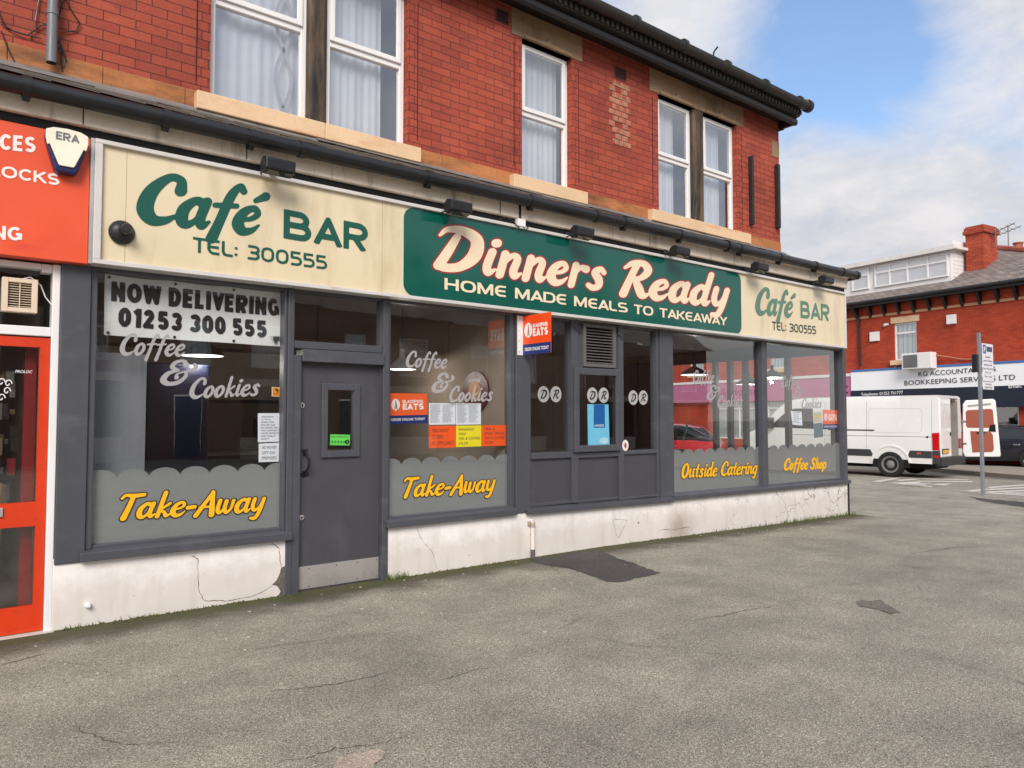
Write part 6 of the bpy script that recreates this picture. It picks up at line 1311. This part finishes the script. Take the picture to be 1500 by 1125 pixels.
def vsec(x, ztop, zs=ZS):
    z_ = [min(z, ztop - .001 * (len(zs) - i)) for i, z in enumerate(zs)]; L = [(x, hw(z) - (.12 if i == len(zs) - 1 else .03 if i == len(zs) - 2 else 0), z) for i, z in enumerate(z_)]
    return L + [(x, -y, z) for _, y, z in L[::-1]]
front = [(1.0, 2.35), (2.5, 2.36), (4.0, 2.34), (4.45, 2.26), (4.75, 2.02), (5.15, 1.6), (5.4, 1.38), (5.75, 1.22), (5.95, 1.0), (5.98, .7)]
body = B(MB().loft([vsec(x, z) for x, z in front]), 'body', vw_, smooth=True)
sh = MB()        # hollow rear part of the load bay
for s in (1, -1):
    a = [(x, s * hw(z), z) for x in (0., 1.0) for z in ZS[:-1]]; n = len(ZS) - 1
    sh.add(a + [(p[0], p[1] - s * .07, p[2]) for p in a], [(i, i + 1, n + i + 1, n + i) for i in range(n - 1)] + [(2 * n + i, 2 * n + i + 1, 3 * n + i + 1, 3 * n + i) for i in range(n - 1)] + [(i, i + 1, 2 * n + i + 1, 2 * n + i) for i in range(n - 1)])
sh.box(.03, 1., -.86, .86, 2.27, 2.345).box(0, 1., -.93, .93, .42, .56); B(sh, 'rear_body', vw_)
B(MB().quad((.98, -.9, .56), (.98, .9, .56), (.98, .9, 2.3), (.98, -.9, 2.3)), 'load_lining', M('plywood_brown', (92, 56, 42), .7)); B(MB().box(.05, .95, -.84, -.80, .57, 2.2), 'side_lining', M('ply_panel', (150, 140, 134), .6))
rh = B(MB().box(-.03, .03, .02, .9, .60, 2.26), 'rear_door', vw_, bev=.03); B(MB().box(-.035, -.031, .08, .84, 1.42, 2.12), 'door_pressing', M('white_pressing', (214, 211, 208), .25), rh, bev=.02)
B(MB().box(-.05, -.031, .30, .82, .70, .84), 'plate_recess', vtrim, rh); B(MB().box(-.056, -.0505, .34, .8, .71, .81), 'number_plate', M('yellow_plate', (220, 166, 40), .4), rh); B(MB().box(-.05, -.031, .10, .15, 1.2, 1.30), 'door_handle', black, rh)
# swung right door with brown board lining
ang = math.atan2(-.427, -.905); od = thing('tmp', 'x', 'x', (0, 0, 0)); bpy.data.objects.remove(od)
hinge = Vector((-.03, -.95, 0)); du = Vector((-.91, -.41, 0)).normalized(); dn = Vector((du.y, -du.x, 0)); 
if (RM @ Vector((0, 0, -1))).dot(Matrix.Rotation(vrz, 3, 'Z') @ dn) > 0: dn = -dn
def dpoly(pts, n0, n1):
    a = [hinge + du * u + Vector((0, 0, z)) + dn * n0 for u, z in pts]; b = [hinge + du * u + Vector((0, 0, z)) + dn * n1 for u, z in pts]; k = len(pts)
    return MB().add(a + b, [list(range(k)), list(range(2 * k - 1, k - 1, -1))] + [[i, (i + 1) % k, k + (i + 1) % k, k + i] for i in range(k)])
dr_ = B(dpoly([(.05, .56), (.92, .58), (.95, .62), (.86, 2.2), (.80, 2.26), (.10, 2.22), (.03, 2.1), (.0, .7)], -.05, 0), 'rear_door', vw_, bev=.02, label='swung open rear door with brown board lining')
ply = M('brown_board', (152, 74, 52), .6, .1, 2)
B(dpoly([(.14, 1.42), (.72, 1.42), (.80, 1.52), (.78, 1.94), (.70, 1.97), (.14, 1.93), (.10, 1.88), (.10, 1.48)], .001, .012), 'lining_board', ply, dr_); B(dpoly([(.24, .70), (.74, .72), (.78, .80), (.76, 1.22), (.70, 1.31), (.20, 1.32)], .001, .012), 'lining_board', ply, dr_)
B(dpoly([(.66, 1.32), (.84, 1.30), (.83, 1.52), (.70, 1.50)], .0125, .018), 'latch_opening', void, dr_); B(dpoly([(.36, 1.24), (.58, 1.26), (.58, 1.31), (.36, 1.30)], .013, .03), 'pull', black, dr_); B(dpoly([(.15, 2.02), (.74, 2.08), (.74, 2.14), (.15, 2.08)], .001, .006), 'top_slot', M('slot_shadow', (150, 146, 142), .6), dr_)
for z in (.95, 1.6): B(MB().tube([(-.02, -.93, z), (-.08, -.98, z), tuple(hinge + du * .1 + Vector((0, 0, z)))], .03, 8), 'door_hinge', M('hinge_grey', (120, 120, 122), .5), dr_)
for s in (1, -1):
    B(MB().prism([(x, z) for x, z in ((-.012, .80), (.16, .80), (.16, 1.28), (-.012, 1.30))], 'y', s * .93, s * 1.004), 'tail_light', tail, bev=.01)
    o = B(MB().prism([(1.74, .58), (1.84, .78), (4.4, .78), (4.3, .58)], 'y', s * .985, s * 1.012), 'side_rub_strip', vtrim); B(MB().prism([(.17, .58), (.17, .78), (.74, .78), (.82, .58)], 'y', s * .985, s * 1.012), 'side_rub_strip', vtrim)
    B(MB().prism([(1.76, .36), (1.76, .48), (4.4, .48), (4.4, .36)], 'y', s * .93, s * .99), 'sill_panel', vw_); B(MB().prism([(.20, .42), (.20, .56), (.77, .56), (.80, .42)], 'y', s * .93, s * .99), 'sill_panel', vw_)
    arc_ = [(1.28 + .50 * math.cos(q), .37 + .50 * math.sin(q)) for q in np.linspace(0, math.pi, 18)] 
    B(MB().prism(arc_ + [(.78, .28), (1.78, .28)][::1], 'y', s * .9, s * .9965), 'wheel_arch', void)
    fl_ = [(1.28 + r_ * math.cos(q), .37 + r_ * math.sin(q)) for r_, qs in ((.56, np.linspace(0.1, math.pi - .1, 16)), (.50, np.linspace(math.pi - .1, .1, 16))) for q in qs]
    B(MB().prism(fl_, 'y', s * .99, s * 1.015), 'arch_lip', vw_, bev=.006)
    wheel(van, 1.28, s * .925, .365, s, .25); wheel(van, 5.05, s * .925, .365, s, .25)
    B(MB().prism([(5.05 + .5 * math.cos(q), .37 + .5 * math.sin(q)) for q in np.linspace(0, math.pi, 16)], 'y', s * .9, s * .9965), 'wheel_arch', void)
    sl = MB().prism([(1.72, 1.33), (3.1, 1.33), (3.1, 1.36), (1.72, 1.36)], 'y', s * .975, s * .995); B(sl, 'slider_rail', black)
    for xg in (.17, 1.95, 3.2, 4.42): B(MB().add([(xg + d, s * (hw(z) + .0015), z) for z in (.8, 1.1, 1.5, 1.95, 2.2) for d in (-.004, .004)], [(2 * i, 2 * i + 1, 2 * i + 3, 2 * i + 2) for i in range(4)]), 'panel_gap', vgap)
    B(MB().add([(x, s * (hw(z) + .0015), z) for x, z in ((.17, 1.165), (4.4, 1.165), (4.4, 1.18), (.17, 1.18))], [(0, 1, 2, 3)]), 'panel_gap', vgap)
    # pressed panel outline of the load bay side
    rect = rrect(.42, 1.9, 1.28, 1.98, .12); n = len(rect)
    B(MB().add([(x, s * (hw(z) + .002), z) for x, z in rect] + [(1.16 + (x - 1.16) * .985, s * (hw(z) + .002), 1.63 + (z - 1.63) * .97) for x, z in rect], [(i, (i + 1) % n, n + (i + 1) % n, n + i) for i in range(n)]), 'pressed_panel', M('press_line', (198, 195, 192), .4))
    B(MB().add([(x, s * (hw(z) + .004), z) for x, z in ((3.55, 1.36), (5.02, 1.40), (4.86, 1.56), (4.45, 1.92), (4.2, 2.0), (3.6, 2.0))], [list(range(6))]), 'cab_window', carglass)
    B(MB().box(4.85, 5.02, s * 1.0, s * 1.22, 1.36, 1.72), 'wing_mirror', black, bev=.03); B(MB().cyl((.28, s * .998, 1.17), (.28, s * 1.006, 1.17), .03), 'fuel_cap', black); B(MB().box(.45, .56, s * 1.012, s * 1.018, .68, .73).box(2.6, 2.7, s * 1.012, s * 1.018, .68, .73), 'side_marker', M('amber_marker', (170, 90, 50), .4))
B(MB().add([(4.40, -.82, 2.24), (4.40, .82, 2.24), (4.77, .86, 2.03), (5.17, .90, 1.62), (5.36, .92, 1.42), (5.36, -.92, 1.42), (5.17, -.9, 1.62), (4.77, -.86, 2.03)], [(0, 1, 2, 7), (7, 2, 3, 6), (6, 3, 4, 5)]), 'windscreen', carglass)
B(MB().box(-.10, .10, -.96, .96, .36, .60).box(-.02, .17, .90, 1.008, .42, .80), 'rear_bumper', vtrim, bev=.02); B(MB().box(.0, .12, .905, 1.0095, .60, .66), 'reflector', tail); B(MB().box(5.88, 6.02, -.98, .98, .36, .68), 'front_bumper', vtrim, bev=.03)
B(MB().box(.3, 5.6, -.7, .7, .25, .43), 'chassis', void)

def make_car(name, label, col, px, py, az, group=None, pos=None, chrome=True):
    p = pos or G(px, py); az = rad(az); f = Vector((math.sin(az), math.cos(az), 0)); t = thing(name, label, 'car', tuple(p), group, math.atan2(f.y, f.x))
    C = lambda mb, n, m, par=t, **k: mb.build(n, m, par, local=True, **k)
    pm = M(label.split()[0] + '_car_paint', col, .2, .04, 2, .02, coat=.6)
    st = [(-2.3, .62, .70, .88), (-2.22, .80, .32, 1.0), (-1.6, .88, .28, 1.02), (-.3, .90, .24, 1.0), (.9, .90, .24, .96), (1.6, .87, .28, .86), (2.15, .78, .32, .74), (2.3, .62, .45, .62)]
    secs = []
    for x, hw_, zb, zt in st:
        L = [(x, hw_ * .86, zb), (x, hw_ * .98, zb + (zt - zb) * .25), (x, hw_, zb + (zt - zb) * .6), (x, hw_ * .96, zb + (zt - zb) * .9), (x, hw_ * .84, zt)]; secs.append(L + [(a, -b, c) for a, b, c in L[::-1]])
    C(MB().loft(secs), 'body', pm, smooth=True)
    gs = [(-2.15, .66, 1.0, 1.02), (-1.75, .68, .98, 1.34), (-1.2, .66, .98, 1.43), (-.2, .65, .97, 1.46), (.45, .64, .95, 1.40), (.95, .68, .93, 1.12), (1.3, .74, .90, .92)]
    S_ = []
    for x, hw_, zb, zt in gs: L = [(x, .80, zb - .02), (x, (.80 + hw_) / 2 + .02, (zb + zt) / 2), (x, hw_, zt - .03), (x, hw_ * .8, zt)]; S_.append(L + [(a, -b, c) for a, b, c in L[::-1]])
    C(MB().loft(S_), 'glasshouse', carglass, smooth=True)
    R_ = [[(x, hw_ * .98, zt - .02), (x, hw_ * .8, zt + .012), (x, -hw_ * .8, zt + .012), (x, -hw_ * .98, zt - .02)] for x, hw_, zb, zt in gs[1:5]]; C(MB().loft(R_), 'roof', pm, smooth=True)
    ch = M('chrome_trim', (206, 206, 208), .15, metal=.9)
    for s in (1, -1):
        for x, d in ((-.25, -.03), (-1.3, -.1)): C(MB().tube([(x, s * .815, .97), (x + d * .5, s * .755, 1.2), (x + d, s * .66, 1.43)], .03, 6), 'door_pillar', black)
        C(MB().tube([(.47, s * .63, 1.405), (.96, s * .69, 1.12), (1.25, s * .78, .93)], .035, 6), 'windscreen_pillar', pm)
        if chrome: C(MB().tube([(-1.95, s * .76, 1.12), (-1.5, s * .70, 1.36), (-.3, s * .665, 1.44), (.42, s * .655, 1.385), (.95, s * .74, 1.09), (1.15, s * .80, .97)], .012, 6), 'window_trim', ch)
        for x in (-1.0, .1): C(MB().box(x - .1, x + .1, s * .885, s * .915, .79, .83), 'door_handle', ch, bev=.008)
        C(MB().box(.62, .82, s * .86, s * 1.05, .98, 1.13), 'wing_mirror', pm, bev=.03)
        C(MB().prism([(2.12, .56), (2.31, .52), (2.31, .62), (1.95, .74)], 'y', s * .52, s * .80), 'headlight', M('headlamp_lens', (210, 214, 216), .1)); C(MB().prism([(-2.31, .72), (-2.1, .74), (-2.1, .88), (-2.31, .86)], 'y', s * .42, s * .76), 'tail_light', tail)
        for x in (-1.38, 1.42): C(MB().prism([(x + .39 * math.cos(q), .31 + .39 * math.sin(q)) for q in np.linspace(0, math.pi, 16)], 'y', s * .78, s * .905), 'wheel_arch', void); wheel(t, x, s * .82, .32, s, .2)
    C(MB().box(2.2, 2.33, -.62, .62, .30, .42), 'front_bumper', vtrim, bev=.02); C(MB().box(-2.33, -2.2, -.62, .62, .30, .42), 'rear_bumper', vtrim, bev=.02); C(MB().box(2.29, 2.325, -.26, .26, .43, .53), 'number_plate', white)
    return t
fwd = RM @ Vector((0, 0, -1)); fwd.z = 0; fwd.normalize(); rgt = Vector((fwd.y, -fwd.x, 0))
def at_depth(px, d): v = ray(px, 610); k = d / (v.dot(fwd)); q = CAMP + v * k; return Vector((q.x, q.y, gz(q.x) + .12))
make_car('parked_car', 'black estate car with chrome window trim, parked behind the open van door', (26, 28, 40), 0, 0, -8, pos=at_depth(1446, 26.5))
make_car('parked_car', 'dark car with only its roof showing past the black estate car', (34, 34, 38), 0, 0, -8, pos=at_depth(1530, 30.5), chrome=False)
q = Vector((17.6, 9.4, gz(17.6))); make_car('parked_car', 'red parked car seen through the Outside Catering window', (196, 34, 40), 0, 0, -30, pos=q)

# ---------------------------------------------------------------- parking sign
b_ = G(1440, 725.5); ztop = CAMP.z + (610 - 487) / 1100 * (b_ - CAMP).dot(fwd)
ps = thing('parking_sign', 'grey post with a white permit holders parking sign near the kerb', 'sign', tuple(b_))
MB().box(b_.x - .042, b_.x + .042, b_.y - .03, b_.y + .03, b_.z - .1, ztop).build('post', M('grey_post', (128, 130, 136), .5, .1, 3, .06, 60), ps, bev=.008)
py_ = b_.y - .045
x0, z1 = P(1438, 502.5, py_); x1, z1b = P(1454, 506, py_); z0 = P(1438, 570, py_)[1]
x1 = max(x1, x0 + .40)
pl = MB().box(x0, x1, py_ - .004, py_, z0, z1).build('sign_plate', M('white_sign_plate', (226, 226, 230), .35, .03), ps)
fp = Frame((x0, py_ - .004, z0), (1, 0, 0), (0, 0, 1)); W, Hh = x1 - x0, z1 - z0; blue = M('parking_blue', (20, 84, 160), .4)
bq = MB().quad(*sheet(fp, W * .08, W * .34, Hh * .78, Hh * .97, .002)).build('blue_square', blue, pl); fonttext('lettering', 'P', wink, bq, fp, (W * .14, Hh * .81), W * .14, Hh * .12, n=.004, bold=.02)
for k, tx in enumerate(('Resident', 'permit holders', 'parking only', 'past this point', 'Mon - Sat', '8 am - 6 pm')): fonttext('lettering', tx, ink, pl, fp, (W * (.5 - .03 * len(tx)), Hh * (.69 - k * .085)), W * .06 * len(tx), Hh * .05, n=.002)
bq2 = MB().quad(*sheet(fp, W * .40, W * .92, Hh * .83, Hh * .94, .002)).build('camera_panel', M('slate_blue_print', (60, 76, 110), .4), pl)
MB().quad(*sheet(fp, W * .02, W * .98, Hh * .17, Hh * .18, .002)).build('rule', ink, pl)
for k, tx in enumerate(('Except in', 'signed bays')): fonttext('lettering', tx, ink, pl, fp, (W * (.5 - .03 * len(tx)), Hh * (.10 - k * .07)), W * .06 * len(tx), Hh * .045, n=.002)
xb, zb1 = P(1433, 519, b_.y); zb0 = P(1433, 545, b_.y)[1]
MB().box(b_.x - .14, b_.x - .043, b_.y + .0, b_.y + .10, zb0, zb1).build('back_box', black, ps, bev=.006)

# ---------------------------------------------------------------- houses on the near side of the main road: they stand behind the camera and show in the shop glass
house_brick = brickmat('brown_brick', (142, 104, 90), (120, 90, 80), (110, 96, 88))
def make_house(x, lab):
    t = thing('terraced_house', lab, 'house', (x, -21, gz(x)), 'terraced houses reflected in the shop windows', math.pi); D = lambda mb, n, m, par=t, **k: mb.build(n, m, par, local=True, **k)
    mb = MB(); wall_holes(mb, -3, 3, 0, 5.8, 0, [(-2.0, -.6, 3.3, 4.9), (.9, 1.9, 3.3, 4.9), (1.1, 2.1, .1, 2.3)], .15); mb.quad((-3, 0, 0), (-3, 8, 0), (-3, 8, 5.8), (-3, 0, 5.8)); mb.quad((3, 0, 0), (3, 8, 0), (3, 8, 5.8), (3, 0, 5.8)); D(mb, 'brick_wall', house_brick)
    D(MB().add([(-3.05, -.4, 5.75), (3.05, -.4, 5.75), (3.05, 4, 8.6), (-3.05, 4, 8.6), (-3.05, 8.4, 5.75), (3.05, 8.4, 5.75)], [(0, 1, 2, 3), (3, 2, 5, 4)]), 'roof', roofm); D(MB().box(2.2, 3.05, 3.5, 4.6, 7.6, 9.8), 'chimney', house_brick)
    for a, b, c, d in ((-2.0, -.6, 3.3, 4.9), (.9, 1.9, 3.3, 4.9)): kwindow(a, b, c, d, d - .5, (), True, t)
    D(MB().box(1.15, 2.05, .04, .1, .1, 2.25), 'door', M('house_door', (40, 60, 92), .4))
    by = D(MB().prism([(-2.4, 0), (-2.0, -.7), (-.6, -.7), (-.2, 0)], 'z', 0, .8).prism([(-2.5, 0), (-2.05, -.8), (-.55, -.8), (-.1, 0)], 'z', 2.6, 2.85), 'bay', M('cream_bay', (206, 198, 184), .6)); D(MB().prism([(-2.36, 0), (-1.98, -.66), (-.62, -.66), (-.24, 0)], 'z', .8, 2.6), 'bay_glass', carglass, by)
    return t
h0 = make_house(3, 'terraced house with cream bay reflected in the first shop window')
for k, lab in ((1, 'terraced house with cream bay reflected in the second shop window'), (2, 'terraced house with cream bay reflected in the hatch bay'), (3, 'terraced house with cream bay reflected beside the hatch'), (4, 'terraced house with cream bay reflected in the corner windows'), (5, 'end terraced house farthest down the street, reflected at the corner')):
    c = copy_tree(h0); c['label'] = lab; c.location = (3 + 6.1 * k, -21 , gz(3 + 6.1 * k))
